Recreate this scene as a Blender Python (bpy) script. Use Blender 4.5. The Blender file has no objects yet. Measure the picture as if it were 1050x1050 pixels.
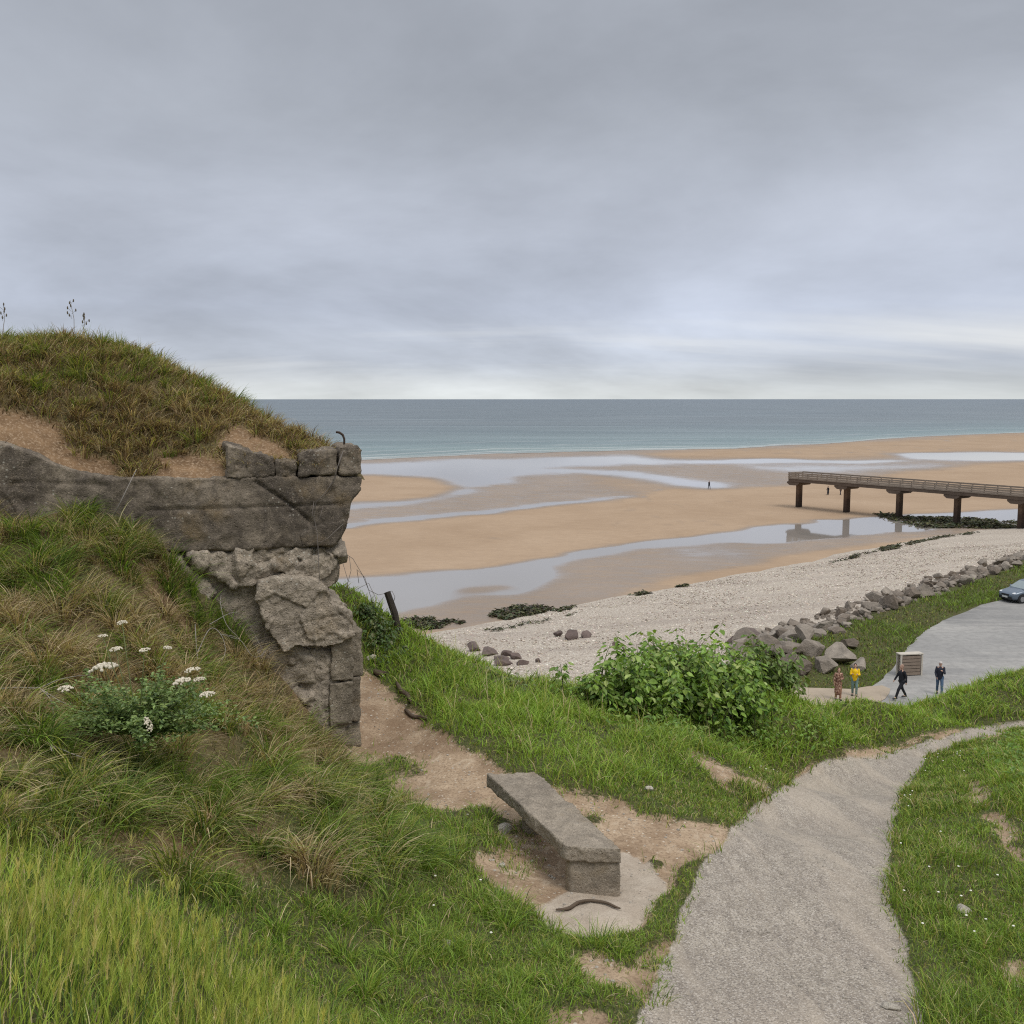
import bpy, bmesh, math, random
import numpy as np
from mathutils import Vector
random.seed(7); rng = np.random.default_rng(7)
S = bpy.context.scene; COL = S.collection
R = math.radians
# ------------------------------------------------------------------ camera model (used to survey the place from the photo)
F = 1050.0; PITCH = math.atan(116/1050); CP, SP = math.cos(PITCH), math.sin(PITCH); CZ = 18.5
def P(px, py, d):
    xc = (px-525)/F*d; yc = (525-py)/F*d
    return np.array([xc, d*CP+yc*SP, CZ-d*SP+yc*CP])
def G(px, py, z):                       # survey point on a level surface of height z
    k = SP+(py-525)/F*CP
    return P(px, py, (CZ-z)/k)
def proj(x, y, z):
    zz = z-CZ; d = y*CP-zz*SP; yc = y*SP+zz*CP
    d = np.maximum(d, 1e-3)
    return 525+F*x/d, 525-F*yc/d, d
# ------------------------------------------------------------------ noise
def _h(ix, iy, iz, s):
    n = (ix.astype(np.int64)*374761393+iy.astype(np.int64)*668265263+iz.astype(np.int64)*2147483647+s*974634777) & 0xFFFFFFFF
    n = ((n ^ (n >> 13))*1274126177) & 0xFFFFFFFF
    n = ((n ^ (n >> 16))*2246822519) & 0xFFFFFFFF
    return ((n ^ (n >> 15)) & 0xFFFFFF)/float(0xFFFFFF)
def vn(x, y, z=0, s=0):
    x, y, z = np.broadcast_arrays(np.asarray(x, float), np.asarray(y, float), np.asarray(z, float))
    ix, iy, iz = np.floor(x), np.floor(y), np.floor(z)
    fx, fy, fz = x-ix, y-iy, z-iz
    fx = fx*fx*(3-2*fx); fy = fy*fy*(3-2*fy); fz = fz*fz*(3-2*fz)
    def c(a, b, e): return _h(ix+a, iy+b, iz+e, s)
    l = lambda a, b, t: a+(b-a)*t
    return l(l(l(c(0,0,0), c(1,0,0), fx), l(c(0,1,0), c(1,1,0), fx), fy),
             l(l(c(0,0,1), c(1,0,1), fx), l(c(0,1,1), c(1,1,1), fx), fy), fz)*2-1
def fbm(x, y, z=0, o=4, s=0):
    r = 0; a = .5; f = 1
    for i in range(o):
        r = r+a*vn(np.asarray(x)*f+i*7.3, np.asarray(y)*f+i*3.1, np.asarray(z)*f+i*5.7, s+i); a *= .5; f *= 2.03
    return r
def sdf(px, py, poly):
    q = np.array(poly, float); n = len(q); d = np.full(px.shape, 1e9); ins = np.zeros(px.shape, bool)
    for i in range(n):
        a, b = q[i], q[(i+1) % n]; e = b-a; wx, wy = px-a[0], py-a[1]
        t = np.clip((wx*e[0]+wy*e[1])/max(e@e, 1e-9), 0, 1)
        d = np.minimum(d, (wx-e[0]*t)**2+(wy-e[1]*t)**2)
        c = ((a[1] <= py) & (b[1] > py)) | ((b[1] <= py) & (a[1] > py))
        with np.errstate(divide='ignore', invalid='ignore'):
            xi = a[0]+(py-a[1])/(b[1]-a[1] if b[1] != a[1] else 1e-9)*e[0]
        ins ^= c & (px < xi)
    d = np.sqrt(d)
    return np.where(ins, -d, d)
def sm(a, b, x):
    t = np.clip((x-a)/(b-a), 0, 1); return t*t*(3-2*t)
# ------------------------------------------------------------------ object helpers
def tag(o, label=None, cat=None, group=None, kind=None):
    if label: o['label'] = label
    if cat: o['category'] = cat
    if group: o['group'] = group
    if kind: o['kind'] = kind
    return o
def link(name, me, mat=None, parent=None):
    o = bpy.data.objects.new(name, me); COL.objects.link(o)
    if mat is not None:
        for m in (mat if isinstance(mat, (list, tuple)) else [mat]): me.materials.append(m)
    if parent: o.parent = parent
    return o
def empty(name, loc=(0, 0, 0), rz=0):
    o = bpy.data.objects.new(name, None); COL.objects.link(o)
    o.location = loc; o.rotation_euler = (0, 0, rz); return o
def mesh_np(name, v, quads=None, tris=None, cols=None, attrs=None, smooth=False):
    me = bpy.data.meshes.new(name); v = np.ascontiguousarray(v, np.float32)
    q = np.zeros((0, 4), np.int32) if quads is None else np.asarray(quads, np.int32)
    t = np.zeros((0, 3), np.int32) if tris is None else np.asarray(tris, np.int32)
    me.vertices.add(len(v)); me.vertices.foreach_set('co', v.ravel())
    li = np.concatenate([q.ravel(), t.ravel()]); me.loops.add(len(li)); me.loops.foreach_set('vertex_index', li)
    me.polygons.add(len(q)+len(t))
    st = np.concatenate([np.arange(len(q))*4, len(q)*4+np.arange(len(t))*3]).astype(np.int32)
    me.polygons.foreach_set('loop_start', st)
    me.polygons.foreach_set('use_smooth', np.full(len(st), smooth))
    if cols is not None:
        a = me.attributes.new('col', 'FLOAT_COLOR', 'POINT'); c = np.ones((len(v), 4), np.float32); c[:, :3] = cols
        a.data.foreach_set('color', c.ravel())
    for k, w in (attrs or {}).items():
        a = me.attributes.new(k, 'FLOAT', 'POINT'); a.data.foreach_set('value', np.ascontiguousarray(w, np.float32).ravel())
    me.update(); me.validate(); return me
def cr(pts, m=5):
    p = [np.array(q, float) for q in pts]; p = [2*p[0]-p[1]]+p+[2*p[-1]-p[-2]]; out = []
    for i in range(1, len(p)-2):
        for t in np.arange(m)/m: out.append(.5*(2*p[i]+(p[i+1]-p[i-1])*t+(2*p[i-1]-5*p[i]+4*p[i+1]-p[i+2])*t*t+(3*p[i]-p[i-1]-3*p[i+1]+p[i+2])*t**3))
    return out+[p[-2]]
class MB:
    def __init__(s): s.v = []; s.f = []; s.c = []
    def add(s, v, f, c=None):
        n = len(s.v); s.v += [tuple(map(float, p)) for p in v]; s.f += [tuple(i+n for i in q) for q in f]
        s.c += [c or (1, 1, 1)]*len(v)
    def box(s, c, h, rz=0, taper=1.0):
        cx, cy, cz = c; hx, hy, hz = h; v = []
        for z in (-1, 1):
            k = taper if z > 0 else 1
            for x, y in ((-1, -1), (1, -1), (1, 1), (-1, 1)):
                a, b = x*hx*k, y*hy*k
                v.append((cx+a*math.cos(rz)-b*math.sin(rz), cy+a*math.sin(rz)+b*math.cos(rz), cz+z*hz))
        s.add(v, [(3, 2, 1, 0), (4, 5, 6, 7), (0, 1, 5, 4), (1, 2, 6, 5), (2, 3, 7, 6), (3, 0, 4, 7)])
    def tube(s, pts, rad, n=6, c=None):
        pts = [np.array(p, float) for p in pts]; m = len(pts)
        if not hasattr(rad, '__len__'): rad = [rad]*m
        v = []; up = np.array((.31, .2, .93))
        for i, p in enumerate(pts):
            t = pts[min(i+1, m-1)]-pts[max(i-1, 0)]; t = t/(np.linalg.norm(t)+1e-9)
            a = np.cross(t, up)
            if np.linalg.norm(a) < .1: a = np.cross(t, (1, 0, 0))
            a /= np.linalg.norm(a); b = np.cross(t, a)
            for k in range(n):
                w = 2*math.pi*k/n; v.append(p+rad[i]*(a*math.cos(w)+b*math.sin(w)))
        f = [(i*n+k, i*n+(k+1) % n, (i+1)*n+(k+1) % n, (i+1)*n+k) for i in range(m-1) for k in range(n)]
        f += [tuple(range(n))[::-1], tuple((m-1)*n+k for k in range(n))]
        s.add(v, f, c)
    def ball(s, c, r, nu=8, nv=6, rot=None):
        r = np.array(r if hasattr(r, '__len__') else (r, r, r), float); v = []
        for j in range(1, nv):
            th = math.pi*j/nv
            for i in range(nu):
                ph = 2*math.pi*i/nu; v.append(np.array((math.sin(th)*math.cos(ph), math.sin(th)*math.sin(ph), math.cos(th)))*r)
        v.append(np.array((0, 0, r[2]))); v.append(np.array((0, 0, -r[2])))
        if rot is not None: v = [rot @ p for p in v]
        v = [p+np.array(c) for p in v]; m = (nv-1)*nu
        f = [(j*nu+i, (j+1)*nu+i, (j+1)*nu+(i+1) % nu, j*nu+(i+1) % nu) for j in range(nv-2) for i in range(nu)]
        f += [(m, i, (i+1) % nu) for i in range(nu)]+[(m+1, (nv-2)*nu+(i+1) % nu, (nv-2)*nu+i) for i in range(nu)]
        s.add(v, f)
    def mesh(s, name, smooth=False, col=False):
        me = bpy.data.meshes.new(name); me.from_pydata(s.v, [], s.f)
        bm = bmesh.new(); bm.from_mesh(me); bmesh.ops.recalc_face_normals(bm, faces=bm.faces); bm.to_mesh(me); bm.free()
        if smooth: me.polygons.foreach_set('use_smooth', [True]*len(me.polygons))
        if col:
            a = me.attributes.new('col', 'FLOAT_COLOR', 'POINT'); a.data.foreach_set('color', np.array([(*c, 1) for c in s.c], np.float32).ravel())
        me.update(); return me
    def build(s, name, mat, parent=None, smooth=False, col=False): return link(name, s.mesh(name, smooth, col), mat, parent)
def remesh(mb, name, voxel, disp=None, smooth=True, steps=0):
    me = mb.mesh(name); o = bpy.data.objects.new('tmp', me); COL.objects.link(o)
    m = o.modifiers.new('r', 'REMESH'); m.mode = 'VOXEL'; m.voxel_size = voxel
    if steps:
        q = o.modifiers.new('s', 'SMOOTH'); q.iterations = steps; q.factor = .5
    dg = bpy.context.evaluated_depsgraph_get(); new = bpy.data.meshes.new_from_object(o.evaluated_get(dg))
    bpy.data.objects.remove(o); bpy.data.meshes.remove(me); new.name = name
    if disp:
        n = len(new.vertices); co = np.zeros(n*3, np.float32); new.vertices.foreach_get('co', co); co = co.reshape(-1, 3)
        no = np.zeros(n*3, np.float32); new.vertex_normals.foreach_get('vector', no); no = no.reshape(-1, 3)
        co = disp(co.astype(float), no.astype(float)); new.vertices.foreach_set('co', np.ascontiguousarray(co, np.float32).ravel())
    new.polygons.foreach_set('use_smooth', [smooth]*len(new.polygons)); new.update(); return new
# ------------------------------------------------------------------ materials
class NT:
    def __init__(s, name):
        s.m = bpy.data.materials.new(name); s.m.use_nodes = True; s.t = s.m.node_tree; s.t.nodes.clear()
        s.out = s.n('ShaderNodeOutputMaterial')
    def n(s, typ, **kw):
        x = s.t.nodes.new(typ)
        for k, v in kw.items(): setattr(x, k, v)
        return x
    def set(s, sock, v):
        if isinstance(v, bpy.types.NodeSocket): s.t.links.new(v, sock)
        elif hasattr(v, '__len__') and len(v) == 3 and sock.type == 'RGBA': sock.default_value = (*v, 1)
        else: sock.default_value = v
    def pos(s): return s.n('ShaderNodeNewGeometry').outputs['Position']
    def obj(s): return s.n('ShaderNodeTexCoord').outputs['Object']
    def attr(s, name, color=False):
        a = s.n('ShaderNodeAttribute', attribute_name=name); return a.outputs['Color' if color else 'Fac']
    def noise(s, vec, scale, detail=4, rough=.55, dist=0, col=False):
        x = s.n('ShaderNodeTexNoise'); s.set(x.inputs['Vector'], vec); x.inputs['Scale'].default_value = scale
        x.inputs['Detail'].default_value = detail; x.inputs['Roughness'].default_value = rough; x.inputs['Distortion'].default_value = dist
        return x.outputs['Color' if col else 'Fac']
    def voro(s, vec, scale, feat='F1', out='Distance', rnd=1):
        x = s.n('ShaderNodeTexVoronoi', feature=feat); s.set(x.inputs['Vector'], vec); x.inputs['Scale'].default_value = scale
        x.inputs['Randomness'].default_value = rnd; return x.outputs[out]
    def scale(s, vec, sc, rot=(0, 0, 0)):
        x = s.n('ShaderNodeMapping'); s.set(x.inputs['Vector'], vec); x.inputs['Scale'].default_value = sc; x.inputs['Rotation'].default_value = rot
        return x.outputs[0]
    def ramp(s, f, stops):
        x = s.n('ShaderNodeValToRGB'); s.set(x.inputs[0], f); e = x.color_ramp.elements
        while len(e) < len(stops): e.new(.5)
        for i, (p, c) in enumerate(stops):
            e[i].position = p; e[i].color = (*c, 1) if hasattr(c, '__len__') else (c, c, c, 1)
        return x.outputs[0]
    def mix(s, f, a, b, mode='MIX'):
        x = s.n('ShaderNodeMix', data_type='RGBA', blend_type=mode); s.set(x.inputs[0], f); s.set(x.inputs[6], a); s.set(x.inputs[7], b); return x.outputs[2]
    def math(s, op, a, b=0, clamp=False):
        x = s.n('ShaderNodeMath', operation=op, use_clamp=clamp); s.set(x.inputs[0], a); s.set(x.inputs[1], b); return x.outputs[0]
    def bump(s, h, strength=.5, dist=.02, normal=None):
        x = s.n('ShaderNodeBump'); s.set(x.inputs['Height'], h); s.set(x.inputs['Strength'], strength); x.inputs['Distance'].default_value = dist
        if normal is not None: s.set(x.inputs['Normal'], normal)
        return x.outputs[0]
    def pbr(s, col, rough=.85, normal=None, spec=.3, metal=0, ior=None, **kw):
        x = s.n('ShaderNodeBsdfPrincipled'); s.set(x.inputs['Base Color'], col); s.set(x.inputs['Roughness'], rough)
        s.set(x.inputs['Specular IOR Level'], spec); x.inputs['Metallic'].default_value = metal
        if ior: x.inputs['IOR'].default_value = ior
        if normal is not None: s.set(x.inputs['Normal'], normal)
        for k, v in kw.items(): s.set(x.inputs[k], v)
        return x.outputs[0]
    def done(s, sh): s.t.links.new(sh, s.out.inputs[0]); return s.m
def simple(name, c, rough=.7, spec=.3, metal=0, var=.25, scale=6, bump=0):
    t = NT(name); p = t.obj(); n = t.noise(p, scale, 5)
    col = t.mix(n, tuple(x*(1-var) for x in c), tuple(min(1, x*(1+var)) for x in c))
    return t.done(t.pbr(col, rough, t.bump(t.noise(p, scale*6, 3), bump, .01) if bump else None, spec, metal))
def m_leafy(name, trans=.35, rough=.55, spec=.25):
    t = NT(name); c = t.attr('col', True)
    d = t.pbr(c, rough, None, spec); x = t.n('ShaderNodeBsdfTranslucent'); t.set(x.inputs[0], t.mix(1, c, (1.25, 1.2, .7), 'MULTIPLY'))
    m = t.n('ShaderNodeMixShader'); m.inputs[0].default_value = trans
    t.t.links.new(d, m.inputs[1]); t.t.links.new(x.outputs[0], m.inputs[2]); return t.done(m.outputs[0])
def m_concrete(name, base=(.25, .215, .18), dark=(.07, .06, .055), stain=.55, lichen=.5, bump=.6, streak=True, agg=40):
    t = NT(name); p = t.pos()
    n1 = t.noise(p, 1.7, 8, .62); n2 = t.noise(p, 9, 6, .65); n3 = t.noise(p, agg, 4, .7)
    col = t.mix(t.ramp(n2, [(.3, 0), (.72, 1)]), tuple(x*.72 for x in base), tuple(x*1.2 for x in base))
    if streak:
        st = t.noise(t.scale(p, (3.2, 3.2, .55)), 1.0, 6, .6, .4)
        col = t.mix(t.math('MULTIPLY', t.ramp(st, [(.44, 0), (.62, 1)]), stain), col, dark)
    col = t.mix(t.math('MULTIPLY', t.ramp(n1, [(.46, 0), (.66, 1)]), stain), col, dark)
    oc = t.noise(p, 2.6, 5, .6)
    col = t.mix(t.math('MULTIPLY', t.ramp(oc, [(.56, 0), (.7, 1)]), .55), col, (.2, .14, .07))
    col = t.mix(t.math('MULTIPLY', t.ramp(n3, [(.38, 1), (.52, 0)]), .6), col, tuple(x*.42 for x in base))
    n4 = t.noise(p, agg*2.3, 3, .8); col = t.mix(t.math('MULTIPLY', t.ramp(n4, [(.54, 0), (.66, 1)]), .5), col, tuple(min(1, x*1.9) for x in base))
    n5 = t.noise(p, 4.5, 6, .7, .8); col = t.mix(t.math('MULTIPLY', t.ramp(n5, [(.5, 0), (.6, 1)]), stain*.7), col, tuple(x*.9 for x in dark))
    vo = t.voro(p, 22); ln = t.noise(p, 3.1, 3)
    li = t.math('MULTIPLY', t.ramp(vo, [(.14, 1), (.24, 0)]), t.ramp(ln, [(.5, 0), (.6, 1)]))
    col = t.mix(t.math('MULTIPLY', li, lichen), col, (.46, .44, .38))
    pit = t.ramp(t.voro(p, 34), [(.1, 0), (.28, 1)])
    h = t.math('ADD', t.math('ADD', t.math('MULTIPLY', n2, .8), t.math('MULTIPLY', n4, .3)), t.math('ADD', t.math('MULTIPLY', n3, .45), t.math('MULTIPLY', pit, .25)))
    return t.done(t.pbr(col, .93, t.bump(h, bump, .03), .15))
M = {}
M['leaf'] = m_leafy('grass_blade', .33); M['bushleaf'] = m_leafy('bush_leaf', .3, .42, .4)
M['concrete'] = m_concrete('bunker_concrete', base=(.235, .195, .15), dark=(.06, .05, .042), stain=.75)
M['rubble'] = m_concrete('broken_concrete', base=(.36, .305, .24), stain=.3, lichen=.8, bump=1.0, streak=False, agg=26)
M['benchc'] = m_concrete('bench_concrete', base=(.32, .272, .215), dark=(.1, .085, .07), stain=.45, lichen=.3, bump=.7, streak=False, agg=70)
M['pale'] = m_concrete('pale_concrete', base=(.31, .262, .2), dark=(.1, .085, .066), stain=.5, lichen=.6, bump=.8)
M['rust'] = simple('rusty_iron', (.06, .04, .03), .8, .3, .2, .4, 30, .4)
M['wire'] = simple('weathered_wire', (.16, .14, .125), .8, .2, 0, .3, 20)
M['twig'] = simple('dead_twig', (.27, .245, .22), .9, .1, 0, .3, 14)
M['wood'] = simple('dark_wood', (.05, .042, .036), .9, .1, 0, .45, 9, .5)
M['drift'] = simple('driftwood', (.10, .075, .055), .9, .1, 0, .4, 12, .5)
def m_ground():
    t = NT('hillside_ground'); p = t.pos()
    a = t.noise(p, .9, 6, .6); b = t.noise(p, 7, 6, .65); c = t.noise(p, 42, 4, .7)
    soil = t.mix(t.ramp(b, [(.3, 0), (.7, 1)]), (.055, .058, .022), (.11, .09, .045))
    soil = t.mix(t.ramp(a, [(.4, 0), (.62, 1)]), soil, (.085, .1, .035)); soil = t.mix(t.ramp(t.noise(p, 60, 4, .8), [(.35, .9), (.6, 0)]), soil, (.03, .034, .014)); soil = t.mix(t.ramp(t.noise(p, 38, 4, .8), [(.52, 0), (.68, .8)]), soil, (.2, .17, .08))
    earth = t.mix(t.ramp(b, [(.3, 0), (.7, 1)]), (.12, .075, .042), (.25, .16, .09)); earth = t.mix(t.ramp(c, [(.5, 0), (.65, 1)]), earth, (.33, .24, .16))
    soil = t.mix(t.attr('m_earth'), soil, earth)
    # trodden dirt
    d1 = t.mix(t.ramp(b, [(.28, 0), (.72, 1)]), (.30, .212, .138), (.45, .345, .24))
    d1 = t.mix(t.math('MULTIPLY', t.ramp(t.noise(p, 2.3, 5, .6), [(.42, 0), (.62, 1)]), .8), d1, (.21, .14, .088))
    spk = t.voro(p, 26, out='Color'); spkd = t.voro(p, 26)
    d1 = t.mix(t.math('MULTIPLY', t.ramp(spkd, [(.2, 1), (.3, 0)]), t.ramp(t.math('MULTIPLY', spk, 1), [(.62, 0), (.7, 1)])), d1, (.5, .43, .34))
    d1 = t.mix(t.math('MULTIPLY', t.ramp(c, [(.36, 1), (.52, 0)]), .75), d1, (.17, .115, .075)); d1 = t.mix(t.math('MULTIPLY', t.ramp(t.noise(p, 5, 5, .7, 1), [(.56, 0), (.66, 1)]), .6), d1, (.46, .37, .27))
    # worn path: tarmac and chippings
    q = t.scale(p, (1, 1, 1)); w = t.noise(q, 3.2, 5, .6, 2.2); g = t.noise(p, 75, 3, .75); vg = t.voro(p, 120, out='Color')
    rp = t.noise(t.scale(p, (9, 2.2, 1), (0, 0, R(28))), 1.6, 5, .7, .8); rq = t.noise(t.scale(p, (9, 2.4, 1), (0, 0, R(-38))), 1.6, 5, .7, .8)
    rr = t.math('MULTIPLY', t.math('ADD', rp, rq), .5)
    pa = t.mix(t.ramp(rr, [(.41, 0), (.59, 1)]), (.25, .215, .175), (.41, .36, .295))
    pa = t.mix(t.math('MULTIPLY', t.ramp(a, [(.4, 0), (.65, 1)]), .45), pa, (.29, .245, .205))
    pa = t.mix(t.math('MULTIPLY', t.ramp(g, [(.42, 1), (.5, 0)]), .85), pa, (.15, .13, .115))
    pa = t.mix(t.math('MULTIPLY', t.ramp(t.math('ADD', vg, 0), [(.7, 0), (.76, 1)]), .6), pa, (.55, .5, .44))
    lon = t.noise(t.scale(p, (3.2, .35, 1), (0, 0, R(4))), 1, 4, .6, .6); pa = t.mix(t.math('MULTIPLY', t.ramp(lon, [(.46, 0), (.6, 1)]), .4), pa, (.46, .39, .31)); pad = t.mix(t.ramp(b, [(.3, 0), (.7, 1)]), (.33, .27, .21), (.45, .385, .31)); pad = t.mix(t.math('MULTIPLY', t.ramp(g, [(.38, 1), (.5, 0)]), .5), pad, (.24, .2, .16))
    en = t.math('ADD', t.math('SUBTRACT', b, .5), t.math('MULTIPLY', t.math('SUBTRACT', t.noise(p, 30, 5, .75), .5), 1.3))
    def edge(m, s=.35): return t.math('MULTIPLY', t.math('SUBTRACT', t.math('ADD', t.attr(m), t.math('MULTIPLY', en, s)), .38), 5, True)
    ed, ep, ec = edge('m_dirt', .7), edge('m_path', .3), edge('m_pad', .4)
    col = t.mix(ed, soil, d1); col = t.mix(ec, col, pad); col = t.mix(ep, col, pa)
    h = t.math('ADD', t.math('MULTIPLY', b, .5), t.math('MULTIPLY', c, .35)); hp = t.math('ADD', t.math('MULTIPLY', g, .35), t.math('MULTIPLY', rr, .22))
    x = t.n('ShaderNodeMix', data_type='FLOAT'); t.set(x.inputs[0], ep); t.set(x.inputs[2], h); t.set(x.inputs[3], hp)
    return t.done(t.pbr(col, .95, t.bump(x.outputs[0], .8, .03), .1))
M['ground'] = m_ground()
def m_lot():
    t = NT('car_park_tarmac'); p = t.pos(); a = t.noise(p, .12, 5, .6, .6); b = t.noise(p, 2.2, 6, .7); e = t.noise(t.scale(p, (.06, .5, 1), (0, 0, R(20))), 1, 4, .6)
    col = t.mix(t.ramp(a, [(.38, 0), (.62, 1)]), (.20, .195, .19), (.29, .28, .265)); col = t.mix(t.math('MULTIPLY', t.ramp(e, [(.52, 0), (.66, 1)]), .5), col, (.4, .38, .35))
    col = t.mix(t.math('MULTIPLY', t.ramp(b, [(.4, 1), (.55, 0)]), .3), col, (.14, .135, .13))
    return t.done(t.pbr(col, .9, t.bump(b, .3, .02), .2))
M['lot'] = m_lot()
def m_shingle():
    t = NT('shingle'); p = t.pos(); sc = t.n('ShaderNodeTexVoronoi'); t.set(sc.inputs['Vector'], p); sc.inputs['Scale'].default_value = 7.5
    v2 = t.voro(p, 12, out='Color'); s = t.n('ShaderNodeSeparateColor'); t.set(s.inputs[0], sc.outputs['Color'])
    s2 = t.n('ShaderNodeSeparateColor'); t.set(s2.inputs[0], v2)
    col = t.ramp(s.outputs[0], [(.0, (.29, .24, .195)), (.2, (.46, .40, .33)), (.6, (.54, .48, .405)), (.8, (.59, .53, .455)), (1, (.66, .61, .53))])
    col = t.mix(.45, col, t.ramp(s2.outputs[1], [(0, (.28, .225, .175)), (.3, (.46, .39, .31)), (1, (.56, .5, .42))]))
    gp = t.math('MULTIPLY', t.ramp(sc.outputs['Distance'], [(.42, 0), (.7, 1)]), .55); col = t.mix(gp, col, (.2, .155, .12))
    band = t.noise(t.scale(p, (.035, .28, .28), (0, 0, R(-43))), 1, 4, .6, .5)
    col = t.mix(t.math('MULTIPLY', t.ramp(band, [(.5, 0), (.66, 1)]), .55), col, (.3, .25, .21))
    h = t.math('SUBTRACT', 1, sc.outputs['Distance'])
    return t.done(t.pbr(col, .85, t.bump(h, .8, .12), .25))
M['shingle'] = m_shingle()
def m_sand():
    t = NT('tidal_sand'); p = t.pos(); a = t.noise(p, .06, 6, .62, .5); b = t.noise(t.scale(p, (.35, 1.0, 1), (0, 0, R(40))), .8, 8, .75, .6); w = t.attr('wet'); 
    w2 = t.math('ADD', w, t.math('MULTIPLY', t.math('SUBTRACT', b, .5), t.attr('mot')), True)
    dry = t.mix(t.ramp(a, [(.32, 0), (.68, 1)]), (.325, .232, .155), (.39, .287, .198)); dry = t.mix(t.math('MULTIPLY', t.ramp(b, [(.45, 0), (.75, 1)]), .35), dry, (.29, .20, .132))
    wet = t.mix(t.ramp(a, [(.3, 0), (.7, 1)]), (.22, .172, .132), (.275, .215, .165))
    col = t.mix(t.ramp(w2, [(.1, 0), (.45, 1)]), dry, wet)
    col = t.mix(t.ramp(w2, [(.6, 0), (.85, 1)]), col, (.26, .235, .21))
    rough = t.ramp(w2, [(.15, .95), (.4, .5), (.62, .22), (.8, .04)])
    spec = t.ramp(w2, [(.15, .08), (.5, .45), (.8, .95)])
    bs = t.ramp(w2, [(.3, .5), (.75, .0)])
    rip = t.noise(t.scale(p, (.5, 2.6, 1), (0, 0, R(-52))), 1.6, 4, .6, .6); col = t.mix(t.math('MULTIPLY', t.ramp(rip, [(.45, 0), (.62, 1)]), t.ramp(w2, [(.0, .22), (.3, .35), (.7, 0)])), col, (.2, .145, .11)); nb = t.n('ShaderNodeBump'); t.set(nb.inputs['Height'], b); t.set(nb.inputs['Strength'], bs); nb.inputs['Distance'].default_value = .15
    x = t.pbr(col, rough, nb.outputs[0], spec); t.set(x.node.inputs['IOR'], t.math('ADD', 1.38, t.math('MULTIPLY', t.ramp(w2, [(.6, 0), (.85, 1)]), 1.0))); return t.done(x)
M['sand'] = m_sand()
def m_sea():
    t = NT('sea_water'); p = t.pos(); e = t.attr('shore')
    wv = t.noise(t.scale(p, (.02, .09, 1), (0, 0, R(8))), 1, 6, .6, .6); w2 = t.noise(t.scale(p, (.12, .6, 1), (0, 0, R(5))), 1, 5, .65); big = t.noise(t.scale(p, (.0022, .011, 1)), 1, 4, .55)
    col = t.ramp(e, [(0, (.36, .32, .27)), (.03, (.28, .31, .285)), (.09, (.19, .25, .235)), (.24, (.13, .19, .19)), (.5, (.095, .12, .13)), (1, (.065, .09, .11))])
    col = t.mix(t.math('MULTIPLY', t.ramp(big, [(.42, 0), (.62, 1)]), .35), col, (.05, .085, .105))
    foam = t.attr('foam'); fn = t.math('MULTIPLY', foam, t.ramp(wv, [(.3, .25), (.62, 1)])); col = t.mix(fn, col, (.62, .6, .57))
    lw = t.noise(t.scale(p, (.006, .05, 1), (0, 0, R(6))), 1, 5, .6, .5); col = t.mix(t.math('MULTIPLY', t.ramp(lw, [(.5, 0), (.62, 1)]), .3), col, (.25, .3, .31)); bd = t.bump(t.math('ADD', wv, t.math('MULTIPLY', w2, .5)), 1.0, .9)
    return t.done(t.pbr(col, .3, bd, .34, ior=1.33))
M['sea'] = m_sea()
def m_rock(name, c1, c2, c3):
    t = NT(name); p = t.pos(); oi = t.n('ShaderNodeObjectInfo').outputs['Random']
    n = t.noise(p, 1.6, 7, .65); n2 = t.noise(p, 9, 5, .7)
    base = t.ramp(oi, [(0, c1), (.5, c2), (1, c3)])
    col = t.mix(t.ramp(n, [(.35, 0), (.65, 1)]), t.mix(.5, base, (.05, .045, .04)), base); col = t.mix(t.math('MULTIPLY', t.ramp(n2, [(.55, 0), (.7, 1)]), .45), col, tuple(min(1, x*1.6) for x in c2))
    return t.done(t.pbr(col, .9, t.bump(t.math('ADD', n, t.math('MULTIPLY', n2, .5)), .7, .15), .2))
M['rock'] = m_rock('boulder_rock', (.17, .135, .105), (.26, .22, .18), (.34, .295, .245))
M['brownrock'] = m_rock('brown_rock', (.105, .075, .066), (.15, .11, .095), (.18, .14, .125))
M['stone'] = m_rock('pale_stone', (.45, .4, .34), (.5, .45, .38), (.55, .5, .43))
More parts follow.
